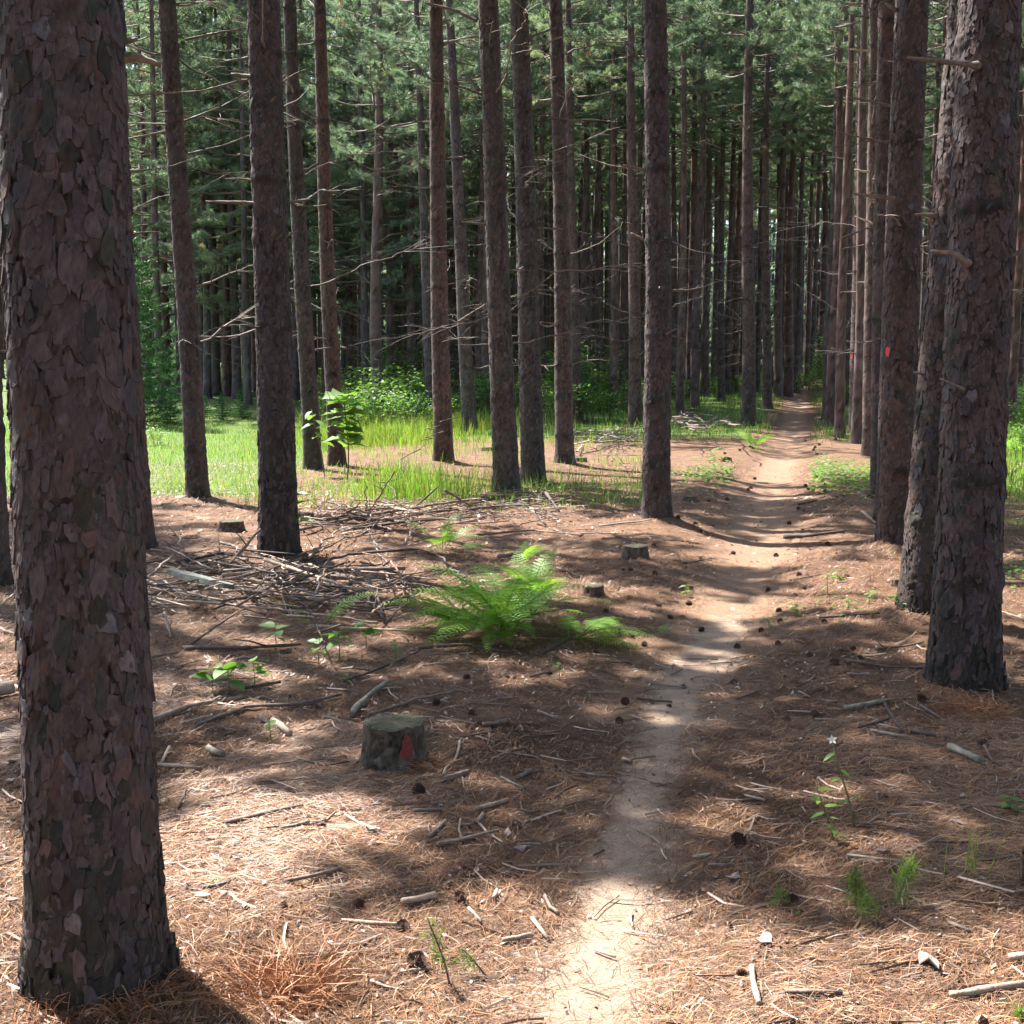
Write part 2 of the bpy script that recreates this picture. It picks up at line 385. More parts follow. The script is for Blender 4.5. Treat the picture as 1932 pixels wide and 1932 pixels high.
# ------------------------------------------------------------------ pine trunks
PAL = np.array([(.165, .128, .118), (.135, .108, .112), (.20, .118, .090), (.22, .165, .135), (.115, .09, .085), (.18, .15, .142), (.24, .13, .09), (.15, .12, .11)])
def bark_field(S, Zz, circ, cw, ch, seed):
    nc = max(3, round(circ/cw)); cw = circ/nc
    u = S/cw; v = Zz/ch
    wu = (fbm(S/cw*1.5, Zz/ch*2.2, seed+1, 3, round(nc*1.5)) if nc % 2 == 0 else fbm(S/cw, Zz/ch*2.2, seed+1, 3, nc))-.5
    wv = vn(S/cw, Zz/ch*1.1, seed+2, nc)-.5
    u = u+.75*wu; v = v+.55*wv
    iu = np.floor(u); best = np.full(u.shape, 9.); sec = np.full(u.shape, 9.); bid = np.zeros(u.shape); bdv = np.zeros(u.shape)
    for di in (-1, 0, 1):
        ci = iu+di; cim = np.mod(ci, nc); off = _h(cim, cim*0+3, seed+7)
        jv = np.floor(v+off)
        for dj in (-1, 0, 1):
            cj = jv+dj
            fx = ci+.15+.7*_h(cim, cj, seed+3); fy = cj-off+.15+.7*_h(cim, cj, seed+4)
            dx = u-fx; dy = v-fy; d = np.sqrt(dx*dx+dy*dy)
            idd = _h(cim, cj, seed+5)
            nb = d < best
            sec = np.where(nb, best, np.minimum(sec, d)); bid = np.where(nb, idd, bid); bdv = np.where(nb, dy, bdv); best = np.where(nb, d, best)
    return sec-best, bid, bdv
def trunk_mesh(name, r, Ht, lean, nth, zs, cell, depth, seed, nodes, red=.0, base_dark=0.0, curve=0.0, flare=.28, gain=1.0):
    th = np.arange(nth)*2*math.pi/nth; zs = np.asarray(zs)
    TH, ZZ = np.meshgrid(th, zs); circ = 2*math.pi*r; S = TH*r
    e1, id1, dv1 = bark_field(S, ZZ, circ, cell[0]*1.35, cell[1]*1.3, seed)
    e2, id2, dv2 = bark_field(S, ZZ, circ, cell[0]*.62, cell[1]*.62, seed+50)
    e3, id3, dv3 = bark_field(S, ZZ, circ, cell[0]*.33, cell[1]*.30, seed+90)
    P_ = lambda q: max(3, round(circ/q))
    def an(q, qz, sd, o=3): m_ = P_(q); return fbm(S*(m_/circ), ZZ/qz, sd, o, m_)
    crk = (1-sst(.0, .11, e1))*sst(.30, .62, an(.10, .22, seed+61))+.6*(1-sst(.0, .12, e2))*sst(.5, .75, an(.08, .12, seed+62))
    fur = np.exp(-((an(.045, .28, seed+63)-.5)/.035)**2)*sst(.42, .62, an(.16, .5, seed+64)+.22*np.exp(-ZZ/.7))
    fis = np.clip(1-np.maximum(crk, fur), 0, 1)
    n3 = an(.012, .018, seed+9, 2)-.5
    disp = depth*(.42*id1+.34*id2+.20*id3-.28*dv1-.20*dv2-.85*(1-fis)+.22*n3+.5*(an(.09, .2, seed+65)-.5))-depth*.3
    prof = np.clip(1-ZZ/Ht, .02, 1)**.72
    fl = 1+flare*np.exp(-ZZ/.16)*(1+.35*np.sin(TH*3+seed)+.25*np.sin(TH*5+seed*2))+.05*np.exp(-ZZ/.6)
    kn = np.zeros_like(ZZ); ring = np.zeros_like(ZZ); rg = np.random.default_rng(seed)
    for zn in nodes:
        ring = np.maximum(ring, np.exp(-((ZZ-zn+.025*np.sin(TH*2+zn*5)+.012*np.sin(TH*5+zn))/.035)**2)*sst(.25, .6, vn(S*(P_(.09)/circ), ZZ*0+zn*7, seed+3, P_(.09))))
        for a in rg.uniform(0, 6.283, rg.integers(3, 6)):
            da = np.abs(np.mod(TH-a+math.pi, 2*math.pi)-math.pi)*r
            kn = np.maximum(kn, np.exp(-(da/.035)**2-((ZZ-zn)/.045)**2)*rg.uniform(.6, 1))
    R = r*prof*fl*(1+.045*ring)+disp*np.clip(prof*1.3, .25, 1)+.35*depth*kn+.006*kn
    ax = lean*ZZ*(1-.25*sst(5, 18, ZZ))+curve*np.sin(ZZ*.42+seed)*sst(0, 3, ZZ)
    ay = curve*np.cos(ZZ*.35+seed*2)*sst(0, 3, ZZ)
    V = np.stack([ax+R*np.cos(TH), ay+R*np.sin(TH), ZZ], -1)
    # colour of the bark scales themselves
    k = np.floor((id1*5.3+id2*4.1) % 8).astype(int)
    C = (PAL[k]*.55+.45*PAL.mean(0))*(.7+.4*id2[..., None]+.2*id3[..., None])
    big = an(.22, .35, seed+66)[..., None]; C = C*(.55+.9*big)
    hi = sst(1.5, 7, ZZ)[..., None]
    C = C*(1-hi)+(C*np.array([1.04, .98, .96]))*hi
    C = C*(1+red*np.array([.5, -.12, -.25]))
    C = C*(.25+.75*fis[..., None])+(1-fis[..., None])*np.array([.016, .007, .004])
    C = C*(1-.72*np.clip(kn, 0, 1)[..., None])*(1-.8*ring[..., None]*(fbm(S/.06, ZZ/.05, seed+20, 2, max(3, round(circ/.06)))[..., None]))
    lich = sst(.58, .76, fbm(S/.11, ZZ/.16, seed+30, 3, max(3, round(circ/.11))))[..., None]
    C = C*(1-.55*lich)+lich*.55*np.array([.10, .115, .085])
    pale = ((id3 > .965) & (e3 > .06))[..., None]*1.0
    C = C*(1-.5*pale)+.5*pale*np.array([.36, .34, .33])
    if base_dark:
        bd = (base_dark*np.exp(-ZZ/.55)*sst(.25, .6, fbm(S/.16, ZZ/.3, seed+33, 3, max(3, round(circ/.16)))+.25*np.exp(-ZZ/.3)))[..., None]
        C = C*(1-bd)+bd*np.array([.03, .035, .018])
    C = np.clip(C*gain, .006, .6)
    nz = len(zs); i = (np.arange(nz-1)[:, None]*nth+np.arange(nth)[None, :]); j = (np.arange(nz-1)[:, None]*nth+(np.arange(nth)[None, :]+1) % nth)
    mb = MB(); mb.add(V.reshape(-1, 3), np.stack([i, j, j+nth, i+nth], -1).reshape(-1, 4), 0, C.reshape(-1, 3))
    return mb.mesh(name, [M_BARK])
def axis_at(lean, curve, seed, z):
    s = float(sst(0, 3, z))
    return lean*z*(1-.25*float(sst(5, 18, z)))+curve*math.sin(z*.42+seed)*s, curve*math.cos(z*.35+seed*2)*s

# ---- dead branches: shared meshes, pointing along +X from the bark
rng = np.random.default_rng(5)
def dead_branch_mesh(L, r0, side, droop, seed):
    g = np.random.default_rng(seed); n = max(4, int(L/.1)+2); t = np.linspace(0, 1, n)
    y = np.cumsum(g.normal(0, .013*L, n)); y -= y[0]; z = droop*L*t+.10*L*np.sin(t*3)*g.uniform(-1, 1)+np.cumsum(g.normal(0, .008*L, n)); z -= z[0]
    P = np.stack([L*t-.02, y, z], 1); mb = MB()
    add_tube(mb, P, r0*(1-.8*t)*(1+.1*g.normal(0, 1, n)), 5)
    for k in range(side):
        a = g.integers(max(1, n//4), n-1); s = g.choice([-1, 1]); l2 = L*g.uniform(.12, .38)
        d = np.array([g.uniform(.4, 1), s*g.uniform(.5, 1), g.uniform(-.4, .35)]); d /= np.linalg.norm(d)
        m = 4; q = np.linspace(0, 1, m)[:, None]
        Q = P[a]+q*l2*d+q*q*np.array([0, 0, -.12*l2])+g.normal(0, .015*l2, (m, 3))*q
        add_tube(mb, Q, r0*.4*(1-.7*q[:, 0]), 4)
    return mb.mesh('dead_branch', [M_TWIG], col=False)
DEAD_SHORT = [dead_branch_mesh(.10+.05*k, .013, 0, rng.uniform(-.1, .25), 100+k) for k in range(5)]
DEAD_MID = [dead_branch_mesh(.35+.12*k, .012, 2, rng.uniform(-.1, .25), 120+k) for k in range(6)]
DEAD_LONG = [dead_branch_mesh(.9+.22*k, .015, 5+k, rng.uniform(-.15, .2), 140+k) for k in range(7)]

# ---- crowns: whorled boughs with needle tufts, one mesh per variant
def tufts(C, D, n, L, wid, g):
    """C, D: (k,3) tuft centres and directions -> one thin triangle per needle"""
    k = len(C); C = np.repeat(C, n, 0); D = np.repeat(D, n, 0)
    R = g.normal(0, 1, (k*n, 3)); R /= np.linalg.norm(R, axis=1)[:, None]
    v = D*g.uniform(.25, 1.0, (k*n, 1))+R*.95; v /= np.linalg.norm(v, axis=1)[:, None]
    Ln = L*g.uniform(.7, 1.15, (k*n, 1)); b = C-D*g.uniform(0, .06, (k*n, 1))
    s = np.cross(v, g.normal(0, 1, (k*n, 3))); s /= np.linalg.norm(s, axis=1)[:, None]
    V = np.stack([b-s*wid/2, b+s*wid/2, b+v*Ln], 1).reshape(-1, 3)
    return V, np.arange(k*n*3).reshape(-1, 3)
def crown_mesh(z0, z1, rmax, seed, n_need=16, dens=1.0, wid=.007, low=False, trunk=0):
    g = np.random.default_rng(seed); mb = MB(); Cs, Ds = [], []
    if trunk: add_tube(mb, [(0, 0, -trunk), (0, 0, 0), (0, 0, z1)], (.16, .11, .02), 10, 1, cap=False)
    z = z0
    while z < z1:
        f = (z-z0)/(z1-z0)
        Lb = rmax*((.75+.25*min(1, f/.25))*(1-f)**.75 if not low else (1-f)**.6)+.35
        nb = g.integers(3, 6) if not low else g.integers(3, 5)
        a0 = g.uniform(0, 6.28)
        for q in range(nb):
            if g.random() < .14: continue
            a = a0+q*6.283/nb+g.uniform(-.35, .35); L = Lb*g.uniform(.7, 1.15)
            up = .05+.55*f+g.uniform(-.1, .12) if not low else -.06+.4*f+g.uniform(-.12, .12)
            m = max(5, int(L/.25)); t = np.linspace(0, 1, m)
            P = np.stack([L*t*math.cos(a), L*t*math.sin(a), z+L*(up*t+.14*t*t-.05*np.sin(t*3.1))+g.normal(0, .01, m)], 1)
            P[:, :2] += np.cumsum(g.normal(0, .02*L/m*2, (m, 2)), 0)
            add_tube(mb, P, (.010+.007*L)*(1-.8*t), 4, 1, cap=False)
            d0 = np.array([math.cos(a), math.sin(a), up]); d0 /= np.linalg.norm(d0); sd = np.array([-math.sin(a), math.cos(a), 0])
            ns = max(3, int(L*5.5*dens))
            for s in range(ns):
                tt = g.uniform(.32, 1.0)**.8; k = tt*(m-1); i0 = min(int(k), m-2); p = P[i0]+(P[i0+1]-P[i0])*(k-i0)
                l2 = (.22+.55*(1-tt))*g.uniform(.6, 1.1)*min(1, L/1.6)
                d = d0*g.uniform(.45, .9)+sd*g.choice([-1, 1])*g.uniform(.4, .9)+np.array([0, 0, g.uniform(-.12, .35)]); d /= np.linalg.norm(d)
                add_tube(mb, np.stack([p, p+d*l2*.6, p+d*l2+np.array([0, 0, .03])]), (.006, .005, .003), 3, 1, cap=False)
                nt_ = max(2, int(l2/.10))
                for w_ in range(nt_):
                    e = 1-w_/nt_*.75; dd = d*.8+np.array([0, 0, .45])+g.normal(0, .25, 3)
                    Cs.append(p+d*l2*e); Ds.append(dd/np.linalg.norm(dd))
            Cs.append(P[-1]); Ds.append(d0)
        z += g.uniform(.38, .62) if not low else g.uniform(.42, .7)
    V, F = tufts(np.array(Cs), np.array(Ds), n_need, .135, wid, g)
    cc = np.repeat(g.uniform(.72, 1.3, (len(Cs), 1))*np.array([[1, 1, 1]])+g.normal(0, .05, (len(Cs), 3)), n_need*3, 0)
    br = (g.random(len(Cs)) < .012); cc[np.repeat(br, n_need*3)] *= np.array([2.2, .75, .5])
    mb.add(V, F, 0, cc)
    return mb.mesh('crown', [M_NEEDLE, M_LIVE], smooth=False), len(Cs)
NEARC = [crown_mesh(0, 8.0+.5*k, 2.2+.1*k, 360+k, 26, 1.5, .032)[0] for k in range(3)]  # crowns above the view, needles widened to block more sun
CROWNS = []; LOWC = []
for k in range(5):
    CROWNS.append(crown_mesh(0, 8.2+.4*k, 2.15+.15*(k % 3), 300+k, 30, 1.25, .011)[0])
for k in range(3):
    LOWC.append(crown_mesh(0, 12.5+.6*k, 2.8+.2*k, 330+k, 25, 1.2, .0125, True)[0])

def add_dead(root, rloc, rng_, z_lo, z_hi, nodes, rad, lean, curve, seed, per=(1, 3), kind='mid'):
    for zn in nodes:
        if not (z_lo < zn < z_hi): continue
        for q in range(rng_.integers(per[0], per[1]+1)):
            u = rng_.random()
            if kind == 'near': src = DEAD_SHORT if u < .75 else DEAD_MID
            elif kind == 'mid': src = DEAD_SHORT if u < .35 else (DEAD_MID if u < .7 else DEAD_LONG)
            else: src = DEAD_SHORT if u < .15 else (DEAD_MID if u < .45 else DEAD_LONG)
            me = src[rng_.integers(len(src))]
            a = rng_.uniform(0, 6.283); x, y = axis_at(lean, curve, seed, zn); rr = rad*max(.3, (1-zn/18))**.72*.92
            o = obj('dead_branch', me, root, (x+rr*math.cos(a), y+rr*math.sin(a), zn))
            o.rotation_euler = (rng_.uniform(-.4, .4), rng_.uniform(-.35, .2), a)

LABELS = {
 'T1': 'massive pine trunk with scaly bark and a broken stub, rooted beside the dry tussock',
 'T0': 'thin reddish sliver of pine trunk behind the massive scaly trunk',
 'T2': 'dark leaning pine trunk just behind the massive scaly trunk',
 'T3': 'slender leaning pine standing at the near edge of the bright grass clearing',
 'T4': 'straight thick pine rising directly behind the main brush pile',
 'T5': 'pine leaning out behind the thick brush pile trunk, sapling at its foot',
 'T6': 'thin pine with a bare foot beside the bright leafy sapling',
 'T7': 'slim dark-footed pine at the edge of the sunny tall grass',
 'T7b': 'thin grey pine with long bare side branches behind a slim dark-footed pine',
 'T8': 'thin pine with dark whorl rings standing in grass behind the flat stump',
 'T9': 'stout pine at the end of the long brush ridge, reddish bark',
 'T10': 'dark-barked pine close beside the stout reddish pine',
 'T11': 'pine with a small flat stump at its foot amid twigs',
 'T12': 'narrow pine half hidden behind the pine with a flat stump at its foot',
 'T13': 'narrow pine rising from the far brush heap',
 'T14': 'isolated straight pine standing alone left of the trail bend',
 'T15': 'straight slim pine at the grass edge with a tiny stump touching it',
 'T16': 'slim pine in grass by the far trail, behind the tiny stump pine',
 'T17': 'very thin pine in the far grass between the trail and the brush heap',
 'R1': 'big pine trunk with dark furrowed foot and broken side stubs beside the trail',
 'R2': 'leaning pine trunk with lit edge, overlapped by the big furrowed one',
 'R3': 'reddish pine trunk in the trailside row carrying a red paint blaze',
 'R4': 'grey pine trunk just past the red blazed one in the trailside row',
 'R4b': 'grey pine trunk squeezed between the red blazed pine and its next neighbour',
 'R5': 'sunlit thin pine trunk with bright bark in the trailside row',
 'R6': 'dark pine trunk with red dot past the sunlit thin one in the trailside row',
 'R7': 'brown pine trunk at the far end of the trailside row, by the trail grass',
}
ROOT = {}
for idx, (k, T) in enumerate(TREES.items()):
    r, y = T['r'], T['y']; seed = 1000+idx*13; g = np.random.default_rng(seed)
    lean = T['lean']; curve = .0 if y < 9 else .02+.012*g.random()
    zv = T['ztop']+.4
    if k == 'T1': res, cell, dep = .0105, (.055, .080), .0125
    elif k in ('R1', 'R2'): res, cell, dep = .0115, (.045, .075), .012
    elif y < 14: res, cell, dep = .018, (.045, .085), .011
    elif y < 24: res, cell, dep = .024, (.05, .10), .011
    else: res, cell, dep = .034, (.06, .12), .010
    nth = int(2*math.pi*r/res); zs = np.concatenate([np.arange(-.25, zv, res*1.25), np.linspace(zv, 17.5, 26)[1:]])
    if k == 'T1': nodes = [2.42, 3.2]+list(np.arange(4, 16, .6))
    else:
        nodes = [g.uniform(.5, .8)]
        while nodes[-1] < 16: nodes.append(nodes[-1]+g.uniform(.42, .78))
    root = thing('pine_tree', LABELS[k], 'pine tree', (T['x'], T['y'], T['z']), 0, 'trailside row pines' if k[0] == 'R' else 'near pines'); ROOT[k] = root
    T['lean'], T['curve'], T['seed'], T['nodes'] = lean, curve, seed, nodes; T['flare'] = .24 if k != 'T1' else .20
    red = g.uniform(-.15, .2) if k not in ('T1', 'T10') else (0 if k == 'T1' else -.25)
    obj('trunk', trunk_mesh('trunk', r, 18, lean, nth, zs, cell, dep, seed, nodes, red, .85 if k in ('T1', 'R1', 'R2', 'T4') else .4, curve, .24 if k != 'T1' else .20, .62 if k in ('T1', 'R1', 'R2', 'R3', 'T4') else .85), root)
    cz = 8.6+g.uniform(0, 1.6) if k not in ('T2', 'T4', 'T3', 'T0') else 8.1; xx, yy = axis_at(lean, curve, seed, cz)
    c = obj('crown', NEARC[idx % 3] if y < 25 else CROWNS[idx % 5], root, (xx, yy, cz), g.uniform(0, 6.28))
    s, sz = {'T4': (.85, .4), 'T2': (.85, .4), 'T0': (.7, .32), 'T3': (.8, .4)}.get(k, (g.uniform(.9, 1.12), 1.0)); c.scale = (s, s, sz)  # listed pines: unseen crowns shrunk and flattened to steer their ground shade
    add_dead(root, T, g, 1.7 if y > 9 else 2.4, min(cz, zv+1), nodes, r, lean, curve, seed, (1, 3) if y > 9 else (0, 2), 'near' if y < 14 else ('mid' if y < 30 else 'far'))

# particular stubs seen in the picture: polyline px, width px, on which tree
def stub(k, pts, w, m, dy=-.02, name='branch_stub'):
    T = TREES[k]; yy = T['y']+dy; P = [at_depth(px, py, yy) for px, py in pts]
    n = 7; Q = []
    for i in range(len(P)-1):
        for t in np.linspace(0, 1, n, endpoint=(i == len(P)-2)): Q.append(P[i].lerp(P[i+1], t))
    g = np.random.default_rng(int(pts[0][0])); rr = w*yy/(2*FPX)
    mb = MB(); o = Vector((T['x'], T['y'], T['z']))
    add_tube(mb, [p-o for p in Q], rr*.8*np.linspace(1.35, .6, len(Q))*(1+.13*g.normal(0, 1, len(Q))), 8, 0, rng=g, rough=.2)
    obj(name, mb.mesh(name, [m], col=False), ROOT[k])
stub('T1', [(205, 118), (255, 106), (303, 122)], 20, M_STUB, .03); stub('T1', [(212, 84), (260, 74)], 13, M_TWIG, .06); stub('T1', [(236, 140), (243, 220)], 4, M_TWIG, .1, 'dead_branch')
stub('R1', [(1850, 125), (1800, 118), (1712, 109)], 13, M_STUB, -.12); stub('R1', [(1830, 500), (1800, 478), (1757, 474)], 13, M_STUB, -.13)
stub('R1', [(1880, 492), (1905, 482), (1940, 470)], 12, M_TWIG, -.08); stub('R2', [(1768, 407), (1727, 404)], 9, M_STUB, -.05)
stub('R1', [(1820, 735), (1790, 722), (1775, 715)], 6, M_STUB, -.15); stub('R3', [(1692, 20), (1670, 6)], 9, M_STUB); stub('R3', [(1690, 374), (1608, 366)], 8, M_STUB, -.1)
stub('R2', [(1750, 706), (1724, 703)], 8, M_STUB, -.05); stub('R5', [(1640, 96), (1604, 93)], 5, M_PALE, -.1); stub('R5', [(1640, 325), (1612, 320)], 5, M_PALE, -.1); stub('R5', [(1655, 426), (1612, 408)], 5, M_PALE, -.1)
stub('R4b', [(1680, 200), (1640, 190), (1600, 183)], 6, M_TWIG, -.15); stub('R6', [(1625, 58), (1560, 55)], 5, M_TWIG, -.1); stub('R6', [(1622, 232), (1600, 222)], 4, M_TWIG, -.1); stub('R6', [(1620, 305), (1565, 296)], 4, M_TWIG, -.1)
stub('T4', [(490, 384), (440, 382), (388, 380)], 8, M_TWIG, -.03); stub('T4', [(545, 382), (590, 375)], 7, M_TWIG, -.03); stub('T4', [(480, 146), (436, 140)], 9, M_TWIG, -.05); stub('T4', [(480, 148), (440, 156), (380, 172), (240, 180)], 5, M_TWIG, .1, 'dead_branch')
stub('T14', [(1215, 320), (1175, 312)], 6, M_TWIG, -.05); stub('T14', [(1215, 452), (1190, 440)], 6, M_TWIG, -.05); stub('T14', [(1255, 142), (1290, 130)], 6, M_TWIG, -.05)
stub('T9', [(905, 172), (880, 140)], 7, M_TWIG); stub('T9', [(930, 425), (870, 418)], 6, M_TWIG); stub('T9', [(900, 40), (860, 20), (800, 5)], 7, M_TWIG, 0, 'dead_branch')
stub('T10', [(990, 75), (1020, 62), (1050, 52)], 6, M_TWIG); stub('T10', [(1000, 205), (1045, 192)], 6, M_TWIG); stub('T10', [(1010, 430), (1065, 432)], 5, M_TWIG)
stub('T3', [(330, 245), (240, 262)], 5, M_TWIG, 0, 'dead_branch'); stub('T3', [(335, 235), (240, 232)], 4, M_TWIG, 0, 'dead_branch'); stub('T3', [(345, 365), (300, 372), (240, 400)], 4, M_TWIG, 0, 'dead_branch')
stub('T3', [(345, 230), (420, 200), (478, 168)], 4, M_TWIG, .1, 'dead_branch'); stub('T3', [(355, 290), (420, 275), (480, 252)], 4, M_TWIG, .1, 'dead_branch'); stub('T3', [(350, 75), (420, 60), (475, 52)], 5, M_TWIG, .1, 'dead_branch')

# bark plates: thin scales lying shingle-like on the near trunks; the largest are parts of their own
PCOL = np.array([(.20, .158, .148), (.165, .135, .138), (.235, .145, .112), (.25, .195, .165), (.145, .115, .108), (.22, .19, .183), (.27, .15, .105), (.19, .155, .142), (.15, .125, .13), (.36, .33, .32)])
PCOL = PCOL*np.array([.66, .67, .73]); PMEAN = PCOL[:9].mean(0)
def plate_geo(g, w, h, th, rb=.16, n=13):
    """ragged thin scale, bent round the stem, its lower lip standing off"""
    t = np.arange(n)*6.283/n+g.uniform(-.22, .22, n); rr = g.uniform(.58, 1.12, n)
    ct, st = np.cos(t), np.sin(t); sq = 1/np.maximum(np.abs(ct), np.abs(st))**.9          # squarish outline
    X, Zp = rr*sq*ct*w/2, rr*sq*st*h/2
    lift = np.clip(-Zp/h+.05, 0, 1)*h*.11
    bend = X*X/(2*rb)
    i_ = np.stack([X, bend+th*1.2-lift*.5, Zp], 1); o = np.stack([X*.96, bend*.93-th-lift, Zp*.96], 1)
    if n < 10:
        k = np.arange(n); k1 = (k+1) % n
        return np.concatenate([i_, o, [[0, -th*1.1, 0]]]), np.stack([k, k1, n+k1, n+k], 1), np.stack([np.full(n, 2*n), n+k, n+k1], 1)
    q = .55; m_ = np.stack([X*q, bend*q*q-th*1.1-lift*.45+g.normal(0, th*.12, n), Zp*q], 1)
    V = np.concatenate([i_, o, m_, [[0, -th*1.1, 0]]]); k = np.arange(n); k1 = (k+1) % n
    F = np.concatenate([np.stack([k, k1, n+k1, n+k], 1), np.stack([n+k, n+k1, 2*n+k1, 2*n+k], 1)]); T = np.stack([np.full(n, 3*n), 2*n+k, 2*n+k1], 1)
    return V, F, T
PLATES = []
for q in range(32):
    gq = np.random.default_rng(640+q); V, F, T3 = plate_geo(gq, gq.uniform(.026, .058), gq.uniform(.05, .125), gq.uniform(.0022, .0045)); mb = MB()
    c = (PMEAN*.5+.5*PCOL[q % 9])*gq.uniform(.62, 1.1)
    if q == 5: c = PCOL[9]*.75
    if q >= 24: c = np.array([(.045, .043, .034), (.055, .05, .047), (.035, .033, .030), (.065, .064, .052)][q % 4])
    mb.add(V, F, 0, c*gq.uniform(.88, 1.12, (len(V), 1))); mb.f[3].append(T3); mb.m[3].append(np.zeros(len(T3), int)); PLATES.append(mb.mesh('bark_plate', [M_BARK], smooth=False))
def surf(T, z, a):
    x, y = axis_at(T['lean'], T['curve'], T['seed'], z); fl = 1+T['flare']*math.exp(-z/.16)*(1+.35*math.sin(a*3+T['seed'])+.25*math.sin(a*5+T['seed']*2))+.05*math.exp(-z/.6)
    return x, y, T['r']*max(.02, 1-z/18)**.72*fl
for k, n_obj, n_rest in (('T1', 300, 1900), ('R1', 300, 1700), ('R2', 240, 1200), ('R3', 200, 900), ('T4', 160, 900), ('T2', 0, 800), ('T14', 0, 900), ('T9', 0, 700), ('T10', 0, 700), ('T3', 0, 500), ('R4b', 0, 600), ('R4', 0, 500)):
    T = TREES[k]; g = np.random.default_rng(77+n_rest+len(k)); face = math.atan2(-T['y'], -T['x']); zt = min(T['ztop']+.1, 6.5)
    for q in range(n_obj):
        z = .03+(zt-.03)*((q*.618034) % 1); a = face+g.uniform(-1.6, 1.6); x, y, r = surf(T, z, a); r += g.uniform(-.003, .003)
        o = obj('bark_plate', PLATES[g.integers(24) if g.random() > (.75*math.exp(-z/.55)+.10 if k in ('T1', 'R1', 'R2', 'T4') else .1) else 24+g.integers(8)], ROOT[k], (x+(r+.001)*math.cos(a), y+(r+.001)*math.sin(a), z)); sc = g.uniform(.75, 1.25)
        o.scale = (sc, 1, sc); o.rotation_euler = (0, g.normal(0, .13), a+math.pi/2)
    mb = MB()
    for q in range(n_rest):
        z = g.uniform(.0, zt); a = face+g.uniform(-2.2, 2.2); x, y, r = surf(T, z, a); big = 1.0 if T['y'] < 9 else 1.25
        V, F, T3 = plate_geo(g, g.uniform(.012, .036)*big, g.uniform(.025, .085)*big, g.uniform(.0015, .0035), .16, 8); tw = g.normal(0, .25); c, s_ = math.cos(tw), math.sin(tw)
        V = np.stack([V[:, 0]*c-V[:, 2]*s_, V[:, 1], V[:, 0]*s_+V[:, 2]*c], 1); b = a+math.pi/2; c, s_ = math.cos(b), math.sin(b)
        V = np.stack([V[:, 0]*c-V[:, 1]*s_+x+r*math.cos(a), V[:, 0]*s_+V[:, 1]*c+y+r*math.sin(a), V[:, 2]+z], 1)
        col = (PMEAN*.6+.4*PCOL[g.choice(10, p=[.13, .13, .1, .09, .14, .1, .06, .12, .11, .02])])*g.uniform(.6, 1.08)
        if z < .6 and k in ('T1', 'R1', 'R2', 'T4') and g.random() < .75*(1-z/.6): col = col*.45+np.array([.01, .014, .004])
        mb.add(V, F, 0, col*g.uniform(.88, 1.12, (len(V), 1))); mb.f[3].append(T3+mb.n-len(V)); mb.m[3].append(np.zeros(len(T3), int))
    obj('bark_scale', mb.mesh('bark_scale', [M_BARK], smooth=False), ROOT[k], kind='stuff')

# red blazes
def blaze(k, px, py, w, h, name='paint_mark'):
    T = TREES[k]; g = np.random.default_rng(int(px)); p = at_depth(px, py, T['y']-T['r']); z = p.z-T['z']
    ax, ay = axis_at(T['lean'], T['curve'], T['seed'], z); r = T['r']*(1-z/18)**.72*1.02+.018
    a0 = math.atan2(-1, 0)+(p.x-(T['x']+ax))/r; wa = w*T['y']/FPX/r/2; hh = h*T['y']/FPX/2
    n = 16; V = [(ax+r*math.cos(a0), ay+r*math.sin(a0), z)]; F = []
    for i in range(n):
        t = i*6.283/n; q = g.uniform(.65, 1.1); a = a0+wa*q*math.cos(t); V.append((ax+r*math.cos(a), ay+r*math.sin(a), z+hh*q*math.sin(t)))
        F.append((0, 1+i, 1+(i+1) % n))
    mb = MB(); mb.add(V, F); o = obj(name, mb.mesh(name, [M_BLAZE], col=False), ROOT[k])
blaze('R3', 1673, 662, 12, 21); blaze('R6', 1607, 672, 7, 11)

# ------------------------------------------------------------------ background stand
FAR_TR = []
for k in range(6):
    g = np.random.default_rng(500+k); nodes = [.6]
    while nodes[-1] < 16: nodes.append(nodes[-1]+g.uniform(.42, .75))
    FAR_TR.append((trunk_mesh('trunk', .15, 18, g.uniform(-.012, .012), 12, np.concatenate([np.arange(-.4, 11, .13), np.linspace(11, 17.5, 10)[1:]]), (.08, .16), .012, 500+k, nodes, g.uniform(-.2, .3), .3, .05, .2), nodes, 500+k))
occupied = [(T['x'], T['y']) for T in TREES.values()]
def far_tree(x, y, rad, crown, cz, label, group, g, kind='far', scale=None, ndead=5):
    z = H1(x, y, False); me, nodes, sd = FAR_TR[g.integers(len(FAR_TR))]
    root = thing('pine_tree', label, 'pine tree', (x, y, z), g.uniform(0, 6.28), group)
    t = obj('trunk', me, root); s = rad/.15; t.scale = (s, s, g.uniform(.95, 1.08))
    if crown is not None:
        c = obj('crown', crown, root, (0, 0, cz), g.uniform(0, 6.28)); sc = g.uniform(.9, 1.2) if scale is None else scale; c.scale = (sc, sc, g.uniform(1.1, 1.25) if y < 56 else g.uniform(1.35, 1.6))
    nd = [q for q in nodes if 1.0 < q < cz+1]; g.shuffle(nd)
    for zn in nd[:ndead]:
        src = DEAD_LONG if g.random() < .7 else DEAD_MID; a = g.uniform(0, 6.283)
        o = obj('dead_branch', src[g.integers(len(src))], root, (rad*.8*math.cos(a), rad*.8*math.sin(a), zn)); o.rotation_euler = (g.uniform(-.4, .4), g.uniform(-.35, .15), a)
    occupied.append((x, y))
g = np.random.default_rng(42)
